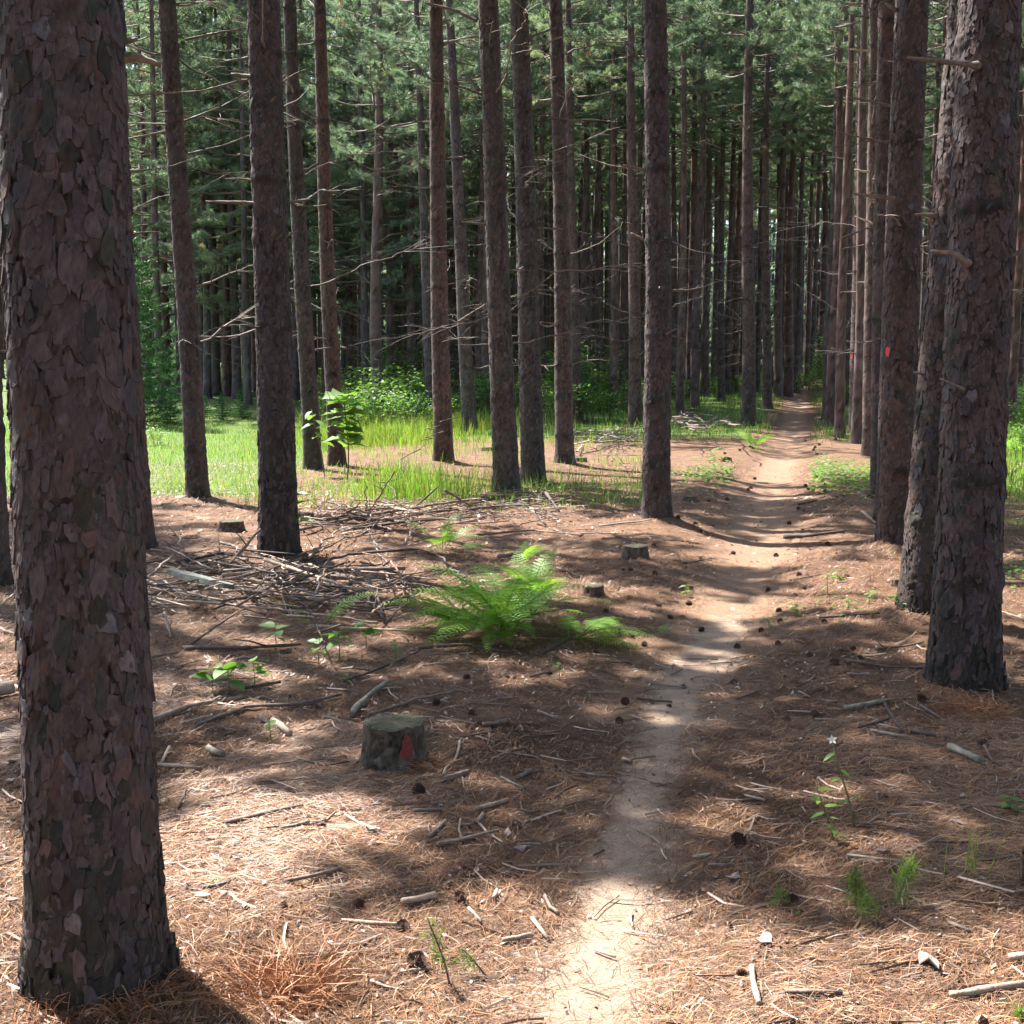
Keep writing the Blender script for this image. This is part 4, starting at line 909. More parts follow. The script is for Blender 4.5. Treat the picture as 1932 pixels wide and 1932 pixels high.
for i in range(62):
    py = 830+430*g.random()**1.3; cx = np.interp(py, [830, 900, 1000, 1100, 1260], [1490, 1460, 1430, 1400, 1330]); px = cx+g.choice([-1, 1])*g.uniform(30, 90+(py-800)*.45)
    if px > 1640: continue
    cone(px, py, 5+(py-800)*.018, 'tiny dark pine cone on litter', 'pine cones along the far trail', g)
def chip_mesh(seed, m):
    g = np.random.default_rng(seed); n = 8; th = np.arange(n)*6.283/n; rr = g.uniform(.55, 1.1, n)
    p = np.stack([rr*np.cos(th), rr*np.sin(th)*.45, .12*g.normal(0, 1, n)+.15*(rr*np.cos(th))**2], 1)
    V = np.concatenate([p, p-[0, 0, .07], [[0, 0, .03], [0, 0, -.05]]]); F4 = [(i, (i+1) % n, n+(i+1) % n, n+i) for i in range(n)]
    F3 = [(2*n, i, (i+1) % n) for i in range(n)]+[(2*n+1, n+(i+1) % n, n+i) for i in range(n)]
    mb = MB(); mb.add(V, F4); mb.f[3].append(np.array(F3)); mb.m[3].append(np.zeros(len(F3), int)); return mb.mesh('bark_chip', [m], smooth=False, col=False)
CHIPS = [chip_mesh(k, M_FLAKE) for k in range(6)]+[chip_mesh(10+k, M_FLAKE2) for k in range(3)]
def chip(px, py, w, g, label='pale bark flake lying flat on litter', group='bark flakes on the litter', mi=None):
    p = G(px, py); s = 1.35*w*p.y/(2*FPX); o = obj('bark_chip', CHIPS[g.integers(9) if mi is None else mi], None, (p.x, p.y, H1(p.x, p.y)+s*.12+.014), 0, label+' near '+near(p), 'bark flake', group)
    o.scale = (s, s, s); o.rotation_euler = (g.uniform(-.35, .35), g.uniform(-.3, .3), g.uniform(0, 6.28)); return o
for px, py, w in [(497,1360,34),(380,1702,34),(418,1695,26),(462,1720,24),(420,1638,16),(445,1622,18),(1442,1787,50),(1668,1618,28),(1815,1510,22),(1810,1562,30),(700,1570,26),(880,1562,18),(957,1575,24),(985,1610,30),(1385,1668,30),(1750,1830,60),(1325,1686,18),(735,1478,18),(712,1522,20),(1375,1755,18),(1560,1890,30),(1850,1935,40),(30,1445,24),(20,1480,26),(20,1705,26),(350,1685,22),(600,1560,30)]:
    chip(px, py, w, g, mi=int(g.integers(6)))
for i in range(130):
    py = 1300+630*g.random(); px = g.uniform(290, 1930)
    if abs(px-np.interp(py, [1300, 1400, 1500, 1600, 1700, 1800, 1932], [1290, 1243, 1210, 1180, 1155, 1120, 1105])) < 70: continue
    chip(px, py, g.uniform(6, 14)*(.6+(py-1300)/900), g, 'small bark flake scattered among the litter needles', 'small bark flakes')

# ------------------------------------------------------------------ needle litter (stuff)
def needles(N, y0, y1, xlo, xhi, seed, wmul=1.0, lift=.007, xsub=None, L=(.05, .125)):
    g = np.random.default_rng(seed)
    y = np.sqrt(g.uniform(y0*y0, y1*y1, N)); x = g.uniform(xlo, xhi, N)*y
    if xsub is not None: x, y = xsub(g, N)
    keep = g.random(N) > .93*path_mask(x, y)
    x, y = x[keep], y[keep]; n = len(x)
    flow = 3.1*vn(x*1.3, y*1.3, seed+3); a = flow+g.normal(0, .9, n); Ln = np.where(g.random(n) < .38, g.uniform(.07, L[1], n), g.uniform(.022, .06, n)*(L[1]/.125)); cu = g.normal(0, .35, n)
    w = .00098*wmul*np.maximum(1, y/4.0)*g.uniform(.75, 1.3, n)
    V = np.zeros((n, 3, 2, 3)); za = g.normal(0, .009, n)
    for k, t in enumerate((-.5, 0, .5)):
        aa = a+cu*t; px_ = x+Ln*t*np.cos(a)-cu*Ln*.25*(t*t)*np.sin(a)*2; py_ = y+Ln*t*np.sin(a)+cu*Ln*.25*(t*t)*np.cos(a)*2
        zz = hgt(px_, py_)+lift*np.abs(g.normal(0, 1, n))*.6+.004+za*t+(.006 if k == 1 else 0)
        wk = w*(1 if k == 1 else .6)
        for s in (0, 1):
            V[:, k, s, 0] = px_-np.sin(aa)*wk*(s-.5)*2; V[:, k, s, 1] = py_+np.cos(aa)*wk*(s-.5)*2; V[:, k, s, 2] = zz+(.0006 if s else 0)
    b = np.arange(n)*6; lg = Ln > .065; bl, bs = b[lg], b[~lg]; F = np.concatenate([np.stack([bl, bl+1, bl+3, bl+2], 1), np.stack([bl+2, bl+3, bl+5, bl+4], 1), np.stack([bs, bs+1, bs+5, bs+4], 1)])
    pal = np.array([(.32, .165, .085), (.40, .24, .135), (.25, .115, .062), (.17, .095, .065), (.47, .32, .20), (.34, .15, .07), (.12, .07, .055)])
    c = pal[g.choice(7, n, p=[.2, .15, .18, .17, .06, .08, .16])]*g.uniform(.5, 1.2, (n, 1))*(.62+.76*fbm(x*2.6, y*2.6, seed+8, 3))[:, None]
    mb = MB(); mb.add(V.reshape(-1, 3), F, 0, np.repeat(c, 6, 0)); return mb
m_, n_, l_, b_ = mat('fallen_needle'); a_ = n_.new('ShaderNodeAttribute'); a_.attribute_name = 'col'; l_.new(a_.outputs[0], b_.inputs['Base Color']); b_.inputs['Roughness'].default_value = .55; M_FALL = m_
mb = needles(118000, 2.2, 5.6, -.50, .50, 1); obj('needle_litter', mb.mesh('needle_litter', [M_FALL], smooth=False), label='red-brown pine needles carpeting the near forest floor', cat='needle litter', kind='stuff')
mb = needles(72000, 5.6, 11, -.48, .48, 2, .8, .014); obj('needle_litter', mb.mesh('needle_litter', [M_FALL], smooth=False), label='red-brown pine needles carpeting the floor round the fern and brush', cat='needle litter', kind='stuff')
mb = needles(26000, 11, 22, -.34, .48, 3, .7, .02, L=(.1, .2)); obj('needle_litter', mb.mesh('needle_litter', [M_FALL], smooth=False), label='red-brown pine needles carpeting the floor between the trunks', cat='needle litter', kind='stuff')
def twig_litter(N, y0, y1, seed):
    g = np.random.default_rng(seed); mb = MB(); y = np.sqrt(g.uniform(y0*y0, y1*y1, N)); x = g.uniform(-.48, .48, N)*y
    k = g.random(N) > .8*path_mask(x, y); x, y = x[k], y[k]
    for a, b in zip(x, y):
        L = g.choice([.03, .05, .09, .16])*g.uniform(.7, 1.3); t = g.uniform(0, 6.28); r = L**.5*g.uniform(.006, .012); c = np.array([(.30, .21, .155), (.20, .13, .10), (.11, .075, .06), (.40, .31, .25)][g.integers(4)])*g.uniform(.7, 1.15)
        P = np.array([[a+L*q*math.cos(t+.2*q), b+L*q*math.sin(t+.2*q), 0] for q in (-.5, 0, .5)]); P[:, 2] = hgt(P[:, 0], P[:, 1])+r+.006+g.uniform(0, .006)
        add_tube(mb, P, (r, r*.9, r*.6), 3, 0, c, cap=False)
    M = 5*N; y = np.sqrt(g.uniform(y0*y0, y1*y1, M)); x = g.uniform(-.48, .48, M)*y; k = g.random(M) > .6*path_mask(x, y); x, y = x[k], y[k]; M = len(x)
    s_ = g.uniform(.004, .014, M)*np.maximum(1, y/5); a = g.uniform(0, 6.28, M); c = np.stack([x, y, hgt(x, y)+.007+.006*g.random(M)], 1)
    d = np.stack([np.cos(a), np.sin(a), g.normal(0, .35, M)], 1)*s_[:, None]; e = np.stack([-np.sin(a), np.cos(a), g.normal(0, .35, M)], 1)*(s_*g.uniform(.3, .6, M))[:, None]
    V = np.stack([c-d, c+e, c+d*.8, c-e*.9], 1).reshape(-1, 3); b = np.arange(M)*4
    cc = np.array([(.42, .34, .29), (.28, .18, .13), (.14, .085, .065), (.34, .2, .12)])[g.integers(0, 4, M)]*g.uniform(.6, 1.2, (M, 1))
    mb.add(V, np.stack([b, b+1, b+2, b+3], 1), 0, np.repeat(cc, 4, 0)); return mb
obj('twig_litter', twig_litter(2200, 2.3, 7, 71).mesh('twig_litter', [M_FALL], smooth=False), label='crumbled twigs and bark bits strewn over the near floor', cat='twig litter', kind='stuff')
obj('twig_litter', twig_litter(1200, 7, 17, 72).mesh('twig_litter', [M_FALL], smooth=False), label='crumbled twigs and bark bits strewn between the trunks', cat='twig litter', kind='stuff')
def tussock(px, py, R, N, label, seed, hgt_=.10):
    p = G(px, py); g = np.random.default_rng(seed); V = []; F = []; C = []
    for i in range(N):
        a = g.uniform(0, 6.28); r = R*g.random()**.7; x, y = p.x+r*math.cos(a), p.y+r*math.sin(a); z = H1(x, y); a2 = g.uniform(0, 6.28); d = np.array([math.cos(a2)*g.uniform(.3, 1), math.sin(a2)*g.uniform(.3, 1), g.uniform(.05, .75)**1.3]); d /= np.linalg.norm(d)
        L = g.uniform(.6, 1.3)*hgt_*1.3; s = np.cross(d, [g.normal(), g.normal(), .2]); s /= np.linalg.norm(s); w = .0012; b = np.array([x, y, z]); m = b+d*L*.55; t = b+d*L+np.array([d[0], d[1], -.4])*L*.3
        k = len(V); V += [b-s*w, b+s*w, m-s*w, m+s*w, t]; F += [(k, k+1, k+3, k+2)]; C += [np.array([(.36, .16, .075), (.42, .22, .12), (.27, .12, .06)][g.integers(3)])*g.uniform(.8, 1.15)]*5
        mbt.append((k+2, k+3, k+4))
    return V, F, C
for (px, py, R, N, lab, sd, hh) in [(545, 1872, .13, 700, 'tussock of dry orange grass and needles by the massive trunk', 61, .12), (800, 1448, .10, 420, 'dry needle tuft heaped against the painted stump', 62, .07), (1850, 1345, .14, 500, 'heap of dry needles round the foot of the big furrowed trunk', 63, .08), (250, 1895, .22, 700, 'heap of dry needles at the foot of the massive trunk', 64, .06)]:
    mbt = []; V, F, C = tussock(px, py, R, N, lab, sd, hh); mb = MB(); mb.add(V, F, 0, C); mb.f[3].append(np.array(mbt)); mb.m[3].append(np.zeros(len(mbt), int))
    obj('needle_tussock', mb.mesh('needle_tussock', [M_FALL], smooth=False), label=lab, cat='tussock')

# ------------------------------------------------------------------ ferns
def frond_mesh(seed, L=1.0, up=.75, arch=.9, wid=.21):
    g = np.random.default_rng(seed); mb = MB(); n = 24; t = np.linspace(0, 1, n)
    ang = up-arch*t*1.15; dx = np.cos(ang); dz = np.sin(ang); X = np.cumsum(dx)/n*L; Zc = np.cumsum(dz)/n*L
    P = np.stack([X, .04*L*np.sin(t*2+seed), Zc], 1)
    add_tube(mb, P, .006*L*(1-.8*t), 4, 0, (.9, .75, .5), cap=False)
    for i in range(5, n):
        tt = t[i]; l = wid*L*min(1, (tt-.12)/.22)*(1-tt)**.75*1.25+.008; T = np.array([dx[i], 0, dz[i]]); Nn = np.array([-dz[i], 0, dx[i]])
        for s in (-1, 1):
            d = np.array([0, s, 0])*.92+T*.38+Nn*g.uniform(-.12, .12); d /= np.linalg.norm(d); k = max(3, int(l/.026)); cc = g.uniform(.85, 1.15)
            q = np.cross(d, Nn); q /= np.linalg.norm(q); V = []; F = []
            for j in range(k):
                u = (j+.2)/k; p = P[i]+d*l*u-Nn*l*.18*u*u; ll = .125*l*(1-u)**.5+.005; w = l/k*.95
                for s2 in (-1, 1):
                    e = q*s2*.9+d*.5; e /= np.linalg.norm(e); b = len(V); V += [p-d*w*.5, p+d*w*.6, p+e*ll+d*w*.3]; F.append((b, b+1, b+2))
            b = len(V); V += [P[i]-q*.003, P[i]+q*.003, P[i]+d*l-Nn*l*.18]; F.append((b, b+1, b+2))
            mb.add(V, F, 0, np.array([cc, cc, cc]))
    return mb.mesh('frond', [M_FERN], smooth=False)
FRONDS = [frond_mesh(900+k, 1, [1.4, 1.2, .98, .62, .35][k], [1.15, 1.2, 1.15, .95, .55][k]) for k in range(5)]
def fern(px, py, spread, n, label, seed, tilt=0, group=None, arc=None, lowset=None):
    p = G(px, py); z = H1(p.x, p.y); g = np.random.default_rng(seed); root = thing('fern', label, 'fern', (p.x, p.y, z), 0, group)
    for i in range(n):
        a = g.uniform(0, 6.28) if arc is None else g.uniform(*arc); q = (lowset or [0, 1, 1, 2, 2, 3, 3])[g.integers(len(lowset or range(7)))]
        o = obj('frond', FRONDS[q], root, (g.normal(0, .045*spread), g.normal(0, .045*spread), 0)); s = spread*g.uniform(.65, 1.1); o.scale = (s, s*g.uniform(.8, 1.1), s); o.rotation_euler = (g.uniform(-.3, .3), g.uniform(-.1, .1), a)
fern(955, 1205, .74, 40, 'large bright green fern clump beside the brush pile', 1, lowset=[0, 1, 1, 2, 2, 2, 3, 3]); fern(1005, 1160, .62, 10, 'fern with tall upright fronds just behind the large bright clump', 2, lowset=[0, 0, 1, 1])
fern(1085, 1208, .50, 12, 'low flat fern spreading over litter beside the large bright clump', 3, lowset=[3, 4, 4], arc=(-1.0, 1.6)); fern(1236, 1198, .17, 5, 'tiny bright fern alone on litter beside the trail', 4, lowset=[1, 2])
fern(838, 1040, .55, 10, 'feathery pale fern behind the brush pile sticks', 5); fern(608, 1192, .42, 4, 'single sparse fern growing through the front of the brush pile', 6, lowset=[0, 1, 2])
fern(880, 1190, .55, 12, 'fern fronds leaning over the brush pile from the large clump', 7, arc=(1.8, 4.0)); fern(1425, 852, .8, 8, 'small far fern beside the trail among stumps', 8); fern(1330, 868, .5, 5, 'faint small fern in the litter by the rotten orange stump', 9)
fern(1912, 862, 1.0, 12, 'tall fern behind the trailside row in bright greenery', 10); fern(1925, 1000, .6, 8, 'shaded fern low behind the big furrowed trunk', 11); fern(985, 1065, .4, 6, 'small fern of thin fronds on bare litter behind the big clump', 12, lowset=[0, 1, 1]); fern(1900, 930, .7, 9, 'sunny fern among grass behind the leaning trunk', 13)

# ------------------------------------------------------------------ leafy plants
def leaf_mesh(w, fold=.2, lobes=0, m=M_LEAF, name='leaf'):
    n = 6; V = []; F = []
    for i in range(n+1):
        t = i/n; hw = w*math.sin(math.pi*min(1, t**.8))**.85+(.0 if i in (0, n) else .01)
        if lobes: hw *= 1+.35*math.cos(t*lobes*6.283)
        z = -.25*t*t
        V += [(t, hw, z+fold*hw), (t, 0, z), (t, -hw, z+fold*hw)]
    for i in range(n):
        a = 3*i; F += [(a, a+1, a+4, a+3), (a+1, a+2, a+5, a+4)]
    mb = MB(); mb.add(V, F); return mb.mesh(name, [m])
LF_B = leaf_mesh(.30); LF_N = leaf_mesh(.14); LF_M = leaf_mesh(.34, .15, 3); LF_S = leaf_mesh(.3, .2, 0, M_SHRUB)
M_STEM = wood_mat('green_stem', (.09, .10, .04), (.17, .17, .07), 40)
def plant(px, py, hpx, leaves, label, cat='seedling', name='leafy_seedling', lf=LF_B, leafpx=24, seed=0, droop=.1, lean=(0, 0), group=None, stem=M_STEM, pair=True, top=.35, jitter=.5):
    p = G(px, py); d = p.y; h = hpx*d/FPX; z = H1(p.x, p.y); g = np.random.default_rng(seed+40)
    root = thing(name, label, cat, (p.x, p.y, z), 0, group); mb = MB(); t = np.linspace(0, 1, 6)[:, None]
    P = np.concatenate([t*lean[0]*h+.02*h*np.sin(t*5), t*lean[1]*h, t*h-.01], 1); add_tube(mb, P, np.linspace(.012, .005, 6)*max(h, .12)**.7*.9, 5, 0); obj('stem', mb.mesh('stem', [stem], col=False), root)
    for i in range(leaves):
        u = top+(1-top)*(i+.5)/leaves; k = u*5; a0 = min(int(k), 4); q = P[a0]+(P[a0+1]-P[a0])*(k-a0); o = obj('leaf', lf, root, tuple(q)); s = leafpx*d/FPX*g.uniform(.7, 1.15); o.scale = (s, s, s)
        o.rotation_euler = (g.normal(0, .25), g.normal(-.15, .25)+droop, i*2.4+g.normal(0, jitter))
    return root
plant(655, 905, 165, 34, 'bright leafy sapling glowing in sun before a thin pine foot', 'sapling', 'broadleaf_sapling', LF_M, 44, 1, top=.4)
plant(612, 900, 130, 8, 'thin sapling with pale leaves touching the leaning pine', 'sapling', 'broadleaf_sapling', LF_B, 30, 2, top=.5, lean=(-.15, 0)); plant(562, 1040, 120, 10, 'slim sapling with serrated leaves before the thick pine by the brush', 'sapling', 'broadleaf_sapling', LF_B, 34, 3, top=.5)
for i, (px, py, n, lp, lab) in enumerate([(432,1310,9,46,'broad-leaved seedling with pale green leaves on shaded litter'),(400,1306,6,40,'broad-leaved seedling beside its larger pale green neighbour'),(480,1295,7,34,'spreading small-leaved seedling next to the pale broad-leaved ones'),(520,1225,5,36,'low seedling with long leaves under a dark stick'),(640,1242,9,34,'leafy seedling in front of the brush pile'),(690,1226,8,30,'bright-leaved seedling at the foot of the brush pile'),(600,1252,5,26,'small seedling with tiny leaves below the brush pile'),(510,1402,6,19,'tiny yellow-green seedling alone on lit litter'),(1055,1285,3,16,'tiny two-leaf sprout in the shade near the trail'),(745,1245,4,18,'tiny round-leaved sprout near the mossy stick'),(655,1305,3,16,'tiny yellow sprout by the lichen branch')]):
    plant(px, py, 34+3*n, n, lab, lf=LF_B, leafpx=lp, seed=10+i, top=.5, droop=.0)
plant(1612, 1560, 165, 8, 'tall thin wildflower stem bearing one white bloom', 'wildflower', 'wildflower', LF_N, 34, 30, top=.2, lean=(-.25, 0))
plant(1575, 1590, 120, 9, 'slender wild plant with narrow pale leaves beside the white bloom', 'wild plant', 'wild_plant', LF_N, 38, 31, top=.15, lean=(-.3, 0))
plant(1905, 1530, 40, 5, 'small bright-leaved sprout standing over a stick in the shade', lf=LF_B, leafpx=28, seed=32); plant(1600, 1690, 20, 4, 'tiny grassy sprout before the pine seedlings', lf=LF_N, leafpx=20, seed=33); plant(690, 1690, 14, 4, 'tiny green sprout on sunny litter by a cone', lf=LF_N, leafpx=22, seed=34); plant(1510, 1720, 16, 4, 'tiny sprout beside a cone on lit litter', lf=LF_N, leafpx=18, seed=35)
for i, (px, py) in enumerate([(1560,1130),(1600,1150),(1640,1140),(1500,1165),(1450,1190),(1295,1125),(1580,1100),(1690,1145)]): plant(px, py, 30 if i else 55, 6, 'thin pale seedling on the lit bank beside the trail', lf=LF_B, leafpx=15, seed=50+i, group='seedlings on the trail bank', top=.3)
w_ = G(1612, 1560); fl = at_depth(1570, 1396, w_.y); mb = MB()
for k in range(5):
    a = k*1.2566; V = [(0, 0, 0), (.010*math.cos(a-.5), .010*math.sin(a-.5), .006), (.019*math.cos(a), .019*math.sin(a), .004), (.010*math.cos(a+.5), .010*math.sin(a+.5), .006)]; mb.add(V, [(0, 1, 2, 3)])
fo = [o for o in COL.objects if o.name.startswith('wildflower')][0]; o = obj('flower', mb.mesh('flower', [M_FLOWER], col=False), fo, tuple(fl-fo.location)); o.rotation_euler = (1.0, -.4, 0)
mb = MB(); st = fl-fo.location; add_tube(mb, [tuple(st*.72), tuple(st*.9+Vector((0, 0, .003))), tuple(st)], (.0018, .0016, .004), 5); obj('calyx', mb.mesh('calyx', [M_STEM], col=False), fo)
# young conifers
def conifer(px, py, hpx, label, seed, lean=(0, 0), tufts_=6, name='pine_seedling', m=M_GRASS, L=.05):
    p = G(px, py); h = hpx*p.y/FPX; g = np.random.default_rng(seed); root = thing(name, label, 'seedling', (p.x, p.y, H1(p.x, p.y)))
    mb = MB(); t = np.linspace(0, 1, 6)[:, None]; P = np.concatenate([t*lean[0]*h+.03*h*np.sin(4*t), t*lean[1]*h, t*h-.01], 1); add_tube(mb, P, np.linspace(.0038, .002, 6), 5); obj('stem', mb.mesh('stem', [M_MID], col=False), root)
    C, D = [], []
    for i in range(tufts_*3):
        u = g.uniform(.35, 1) if tufts_ > 3 else g.uniform(.78, 1); k = u*5; a0 = min(int(k), 4); q = P[a0]+(P[a0+1]-P[a0])*(k-a0); dd = np.array([g.normal(0, .6), g.normal(0, .6), .8]); dd /= np.linalg.norm(dd); C.append(q+dd*g.uniform(0, .25)*h*(1.2-u)); D.append(dd)
    V, F = tufts(np.array(C), np.array(D), 16, L, .0022, g); mb = MB(); mb.add(V, F, 0, np.repeat(g.uniform(.5, .95, (len(C), 1)), 48, 0)*np.ones(3)); obj('foliage', mb.mesh('foliage', [m], smooth=False), root)
conifer(850, 1862, 152, 'upright young pine seedling on a thin brown stem in sunny litter', 1, (-.28, 0), 4, L=.032); conifer(925, 1848, 72, 'short leaning pine seedling beside the upright stemmed one', 2, (-.75, 0), 2, L=.03)
conifer(1612, 1712, 90, 'bushy dark green pine seedling in lit litter', 3, (0, 0), 7, L=.04); conifer(1640, 1745, 62, 'small yellow-green pine seedling before the bushy one', 4, (-.1, 0), 3, L=.045); conifer(1465, 1715, 50, 'single tufted pine seedling near a cone', 5, (.2, 0), 3, L=.035); conifer(1680, 1720, 105, 'wispy grey-green pine seedling leaning beside the bushy one', 6, (.4, .1), 6, L=.06); conifer(1925, 1925, 30, 'low bright green tuft seedling at a pale stick end', 7, (0, 0), 5, L=.05)

# ------------------------------------------------------------------ grass and ground cover (stuff)
def grass(N, sampler, hmin, hmax, w, label, seed, dens=None, yellow=.0):
    g = np.random.default_rng(seed); x, y = sampler(g, N); z = hgt(x, y); n = len(x); a = g.uniform(0, 6.283, n); h = g.uniform(hmin, hmax, n)*(.6+.8*vn(x*1.4, y*1.4, seed)); ld = g.uniform(0, 6.283, n); lm = h*g.uniform(.05, .55, n); ww = w*g.uniform(.6, 1.3, n)
    cx_, sx_ = np.cos(a)*ww, np.sin(a)*ww; V = np.zeros((n, 5, 3))
    V[:, 0] = np.stack([x-cx_, y-sx_, z-.01], 1); V[:, 1] = np.stack([x+cx_, y+sx_, z-.01], 1)
    mx, my = x+.4*lm*np.cos(ld), y+.4*lm*np.sin(ld); V[:, 2] = np.stack([mx-cx_*.7, my-sx_*.7, z+h*.6], 1); V[:, 3] = np.stack([mx+cx_*.7, my+sx_*.7, z+h*.6], 1); V[:, 4] = np.stack([x+lm*np.cos(ld), y+lm*np.sin(ld), z+h], 1)
    b = np.arange(n)*5; mb = MB(); c = g.uniform(.65, 1.2, (n, 1))*np.array([1+yellow, 1, 1])*(1+g.normal(0, .10, (n, 3))); stw = g.random(n) < .13; c[stw] = np.array([2.3, 1.35, 2.0])*g.uniform(.6, 1, (stw.sum(), 1)); c *= (.7+.6*fbm(x*.9, y*.9, seed+5, 2))[:, None]
    mb.add(V.reshape(-1, 3), np.stack([b, b+1, b+3, b+2], 1), 0, np.repeat(c, 5, 0)); mb.f[3].append(np.stack([b+2, b+3, b+4], 1)); mb.m[3].append(np.zeros(n, int))
    return obj('grass', mb.mesh('grass', [M_GRASS], smooth=False), label=label, cat='grass', kind='stuff')
def clearing(g, N):
    y = np.sqrt(g.uniform(15.5**2, 42**2, N)); x = g.uniform(-.55, .02, N)*y
    k = (g.random(N) < GREEN(x, y)*(.25+1.1*fbm(x*1.1, y*1.1, 93, 2))) & (x < -2.9-.05*(y-16)+1.2*(vn(x, y, 95)-.5)); return x[k], y[k]
grass(60000, clearing, .045, .12, .006, 'bright sunlit grass filling the clearing behind the near trunks', 1)
def strip(g, N):
    y = np.sqrt(g.uniform(27**2, 66**2, N)); x = g.uniform(-.16, .42, N)*y
    k = (g.random(N) < GREEN(x, y)) & (np.abs(x-trail_x(y)) > .45+.25*vn(y, y*0, 5)); return x[k], y[k]
grass(52000, strip, .08, .28, .008, 'tall green grass flanking the far trail', 2)
def patch(px, py, rx, ry, n):
    p = G(px, py)
    def f(g, N): return p.x+g.normal(0, rx, N), p.y+g.normal(0, ry, N)
    return f
grass(3500, patch(800, 812, 1.3, 1.2, 0), .25, .6, .008, 'tall yellowish grass in sun beside the slim dark-footed pine', 3, yellow=.25); grass(3000, patch(700, 835, 1.0, 1.4, 0), .2, .5, .008, 'tall lit grass in front of the leafy thicket', 4, yellow=.15)
grass(1300, patch(770, 935, .45, .5, 0), .15, .45, .005, 'green grass tuft growing behind the brush ridge', 5); grass(400, patch(1815, 1650, .05, .02, 0)if False else (lambda g, N: (G(1822, 1655).x+g.normal(0, .03, N//40), G(1822, 1655).y+g.normal(0, .02, N//40))), .10, .2, .0022, 'few thin grass blades beside the ragged stump', 6, yellow=.2)
def rightside(g, N):
    y = np.sqrt(g.uniform(13**2, 40**2, N)); x = g.uniform(.36, .50, N)*y
    k = (g.random(N) < .8*sst(13, 17, y)) & (x-trail_x(y) > 2.0); return x[k], y[k]
grass(9000, rightside, .15, .45, .008, 'bright grass behind the trailside row of trunks', 7)
def sparse(g, N):
    y = g.uniform(14.5, 30, N); x = g.uniform(-.22, .12, N)*y; k = g.random(N) < .15+.85*sst(.5, .75, vn(x*.8, y*.8, 91)); return x[k], y[k]
grass(9000, sparse, .08, .25, .005, 'sparse thin grass sprinkled among the middle trunks', 8)
def leaf_cover(px, py, rx, ry, N, size, hmax, label, seed, m=M_LEAF):
    p = G(px, py); g = np.random.default_rng(seed); x = p.x+g.normal(0, rx, N); y = p.y+g.normal(0, ry, N); z = hgt(x, y)+hmax*g.random(N)**.8+.01; a = g.uniform(0, 6.283, N); s = size*g.uniform(.6, 1.2, N); ti = g.normal(0, .35, N)
    d = np.stack([np.cos(a), np.sin(a), ti*.5], 1)*s[:, None]; e = np.stack([-np.sin(a), np.cos(a), g.normal(0, .3, N)], 1)*(s*.38)[:, None]; c = np.stack([x, y, z], 1); kp = np.abs(x-trail_x(y)) > .5+.2*vn(x*3, y*3, seed); c, d, e = c[kp], d[kp], e[kp]; N = len(c)
    V = np.stack([c, c+d*.45+e, c+d, c+d*.45-e], 1).reshape(-1, 3); b = np.arange(N)*4; mb = MB(); mb.add(V, np.stack([b, b+1, b+2, b+3], 1), 0, np.repeat(g.uniform(.7, 1.2, (N, 1)), 4, 0)*np.ones(3))
    obj('ground_cover', mb.mesh('ground_cover', [m], smooth=False), label=label, cat='ground cover', kind='stuff')
leaf_cover(1560, 905, .75, 1.5, 2600, .07, .12, 'patch of small-leaved plants right beside the trail bank before the sunlit trunk', 1); leaf_cover(1368, 905, .42, 1.0, 900, .065, .10, 'thin patch of leafy plants near the rotten orange stump', 2); leaf_cover(1900, 1085, .25, .5, 250, .05, .1, 'few small leaves low behind the big furrowed trunk', 3)
leaf_cover(1560, 880, .5, 1.2, 500, .06, .1, 'loose leafy plants scattered up the trail bank', 4); leaf_cover(1590, 1150, .35, .35, 110, .035, .05, 'sprinkle of tiny leaves on the lit bank by the trailside row', 5); leaf_cover(1130, 935, .8, .8, 450, .05, .12, 'sprinkle of low leaves in litter behind the isolated pine', 6); leaf_cover(640, 930, .9, .8, 350, .06, .1, 'low leaves scattered round the leafy sapling foot', 7)

# ------------------------------------------------------------------ shrubs and saplings behind the clearing
def shrub_mesh(seed, w, h, nl, leaf, m):
    g = np.random.default_rng(seed); mb = MB(); Cs = []
    st = MB()
    for s in range(max(3, int(6*w))):
        a = g.uniform(0, 6.28); b = np.array([.25*w*math.cos(a)*g.random(), .25*w*math.sin(a)*g.random(), -.03]); tip = np.array([w*.55*math.cos(a)*g.uniform(.3, 1), w*.55*math.sin(a)*g.uniform(.3, 1), h*g.uniform(.6, 1.05)]); mid = (b+tip)/2+[0, 0, .12*h]
        add_tube(st, [b, mid, tip], (.012, .008, .003), 4, 0)
        for q in range(nl//max(3, int(6*w))):
            t = g.uniform(.25, 1.0); p = (b*(1-t)+tip*t)+np.array([0, 0, .12*h*math.sin(math.pi*t)])+g.normal(0, .13*w, 3)*[1, 1, .45]; Cs.append(p)
    C = np.array(Cs); N = len(C); a = g.uniform(0, 6.283, N); s = leaf*g.uniform(.6, 1.25, N); d = np.stack([np.cos(a), np.sin(a), g.normal(-.15, .3, N)], 1)*s[:, None]; e = np.stack([-np.sin(a), np.cos(a), g.normal(0, .25, N)], 1)*(s*.36)[:, None]
    V = np.stack([C, C+d*.4+e, C+d, C+d*.4-e], 1).reshape(-1, 3); b = np.arange(N)*4; mb.add(V, np.stack([b, b+1, b+2, b+3], 1), 0, np.repeat(g.uniform(.7, 1.25, (N, 1)), 4, 0)*np.ones(3))
    return mb.mesh('foliage', [m], smooth=False), st.mesh('stem', [M_TWIG], col=False)
SHR = [shrub_mesh(k, 1.6, 1.4, 620, .11, M_SHRUB) for k in range(4)]
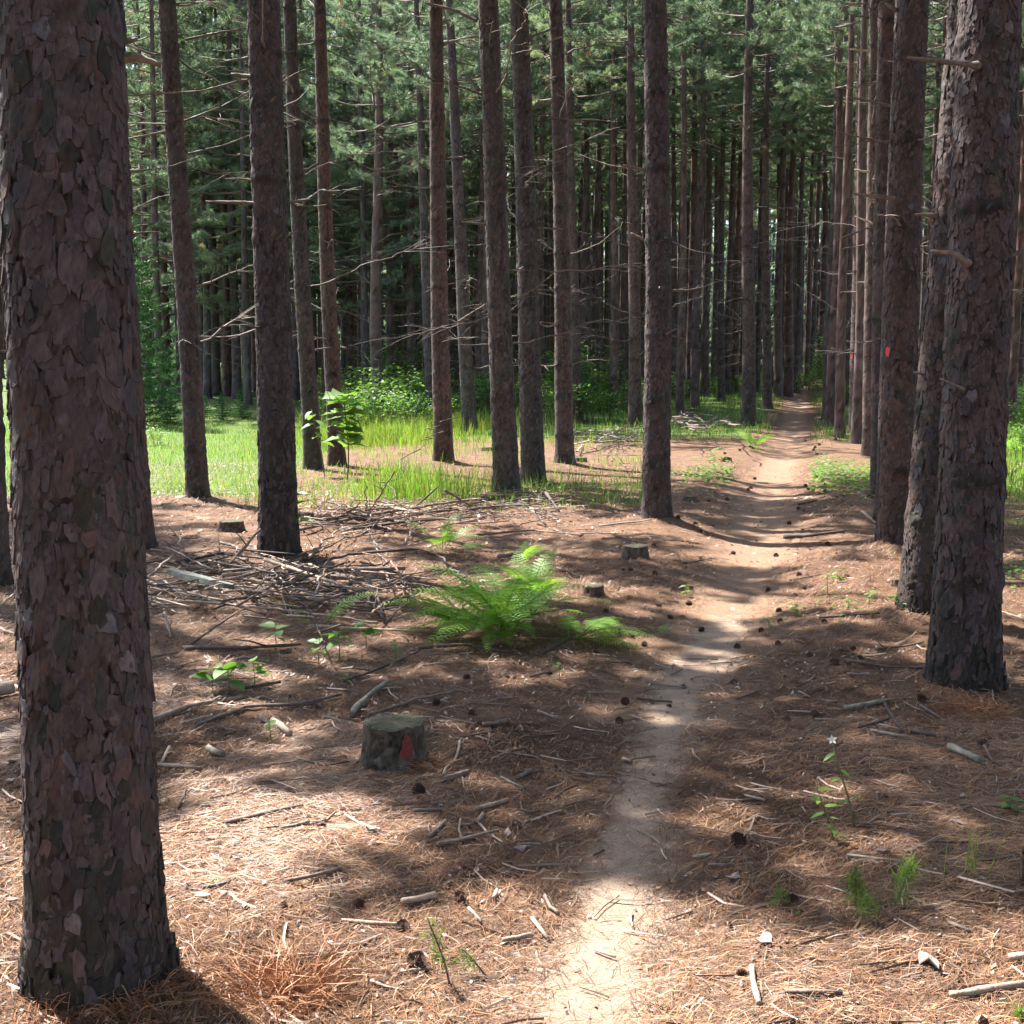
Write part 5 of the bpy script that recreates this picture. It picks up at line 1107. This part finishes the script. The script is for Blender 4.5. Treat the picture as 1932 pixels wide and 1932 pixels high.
def spruce_mesh(seed, h):
    g = np.random.default_rng(seed); C, D = [], []; st = MB(); add_tube(st, [(0, 0, -.1), (0, 0, h*.5), (0, 0, h)], (.04, .025, .005), 6)
    z = .1
    while z < h:
        L = .42*h*(1-z/h)**.8+.06; nb = 7
        for q in range(nb):
            a = q*6.283/nb+g.uniform(-.4, .4); l = L*g.uniform(.7, 1.1)
            for t in np.linspace(.15, 1, max(3, int(l/.06))):
                p = np.array([l*t*math.cos(a), l*t*math.sin(a), z-.10*l*t+.2*l*t*t]); dd = np.array([math.cos(a), math.sin(a), .2])
                for s in (-1, 0, 1): C.append(p+s*np.array([-math.sin(a), math.cos(a), 0])*.10*(1-t)*l/L+g.normal(0, .02, 3)); D.append(dd/np.linalg.norm(dd))
        z += .16
    nn = 5 if h < 3 else 2
    V, F = tufts(np.array(C), np.array(D), nn, .09 if h < 3 else .15, .014 if h < 3 else .03, g); mb = MB(); mb.add(V, F, 0, np.repeat(g.uniform(.7, 1.3, (len(C), 1)), 3*nn, 0)*np.ones(3))
    return mb.mesh('foliage', [M_SPRUCE], smooth=False), st.mesh('stem', [M_TWIG], col=False)
SPR = [spruce_mesh(k, 1.7) for k in range(2)]; BIGSPR = spruce_mesh(7, 7.0)
def shrub(px, py, hpx, src, label, g, name='leafy_shrub', cat='shrub', base=1.4, group=None, wide=1.0):
    p = G(px, py); s = hpx*p.y/FPX/base; root = thing(name, label, cat, (p.x, p.y, H1(p.x, p.y, False)), g.uniform(0, 6.28), group)
    for nm, me in zip(('foliage', 'stem'), src): o = obj(nm, me, root); o.scale = (s*wide, s*wide, s)
g = np.random.default_rng(17)
for i, (px, py, h) in enumerate([(352,790,48),(322,800,58),(420,792,50),(455,790,55),(388,788,40)]): shrub(px, py, h, SPR[i % 2], 'small dark spruce at the back edge of the grassy clearing', g, 'young_spruce', 'spruce', 1.7, 'young spruces behind the clearing')
for i, (px, py, h) in enumerate([(700,790,70),(745,785,100),(780,790,90),(665,775,80),(720,765,110),(800,775,95),(640,790,60),(760,760,120),(845,790,70),(930,785,90),(905,775,70)]): shrub(px, py, h, SHR[i % 4], 'leafy green shrub in the thicket between thin pines behind the tall grass', g, group='thicket shrubs behind the tall grass')
for i, (px, py, h) in enumerate([(690,815,80),(735,818,95),(775,815,75),(822,812,65),(662,812,62),(715,805,120),(600,800,60),(870,800,60)]): shrub(px, py, h, SHR[i % 4], 'sunlit broadleaf sapling clump rising from the tall yellowish grass', g, 'broadleaf_sapling', 'sapling', group='sunlit sapling clumps')
for i, (px, py, h) in enumerate([(1045,800,85),(1112,798,80),(1148,795,65),(1030,765,110),(1110,770,105),(1130,775,80),(1150,770,70),(1040,780,70),(1095,775,120),(1165,775,60)]): shrub(px, py, h, SHR[i % 4], 'leafy green shrub beyond the far brush heap', g, group='shrubs beyond the far brush heap')
for i, (px, py, h) in enumerate([(1270,745,60),(1290,755,50),(1520,735,55),(1590,725,90),(1575,735,50),(1545,750,45),(1575,765,50),(1560,720,60),(1505,745,40),(1345,748,40),(1390,745,42)]): shrub(px, py, h, SHR[i % 4], 'green bush in sun along the vanishing trail', g, group='bushes along the vanishing trail')
for i, (px, py, h) in enumerate([(1915,800,90),(1935,815,80),(1905,760,60),(1930,870,70)]): shrub(px, py, h, SHR[i % 4], 'bright green shrub behind the trailside row', g, group='shrubs behind the trailside row')
shrub(226, 800, 470, BIGSPR, 'tall green spruce half hidden behind the massive and the dark leaning trunk', g, 'spruce_tree', 'spruce', 7.0, wide=.75)
shrub(296, 840, 40, SHR[1], 'little pale-leaved shrub at the clearing edge by the dark leaning trunk', g)
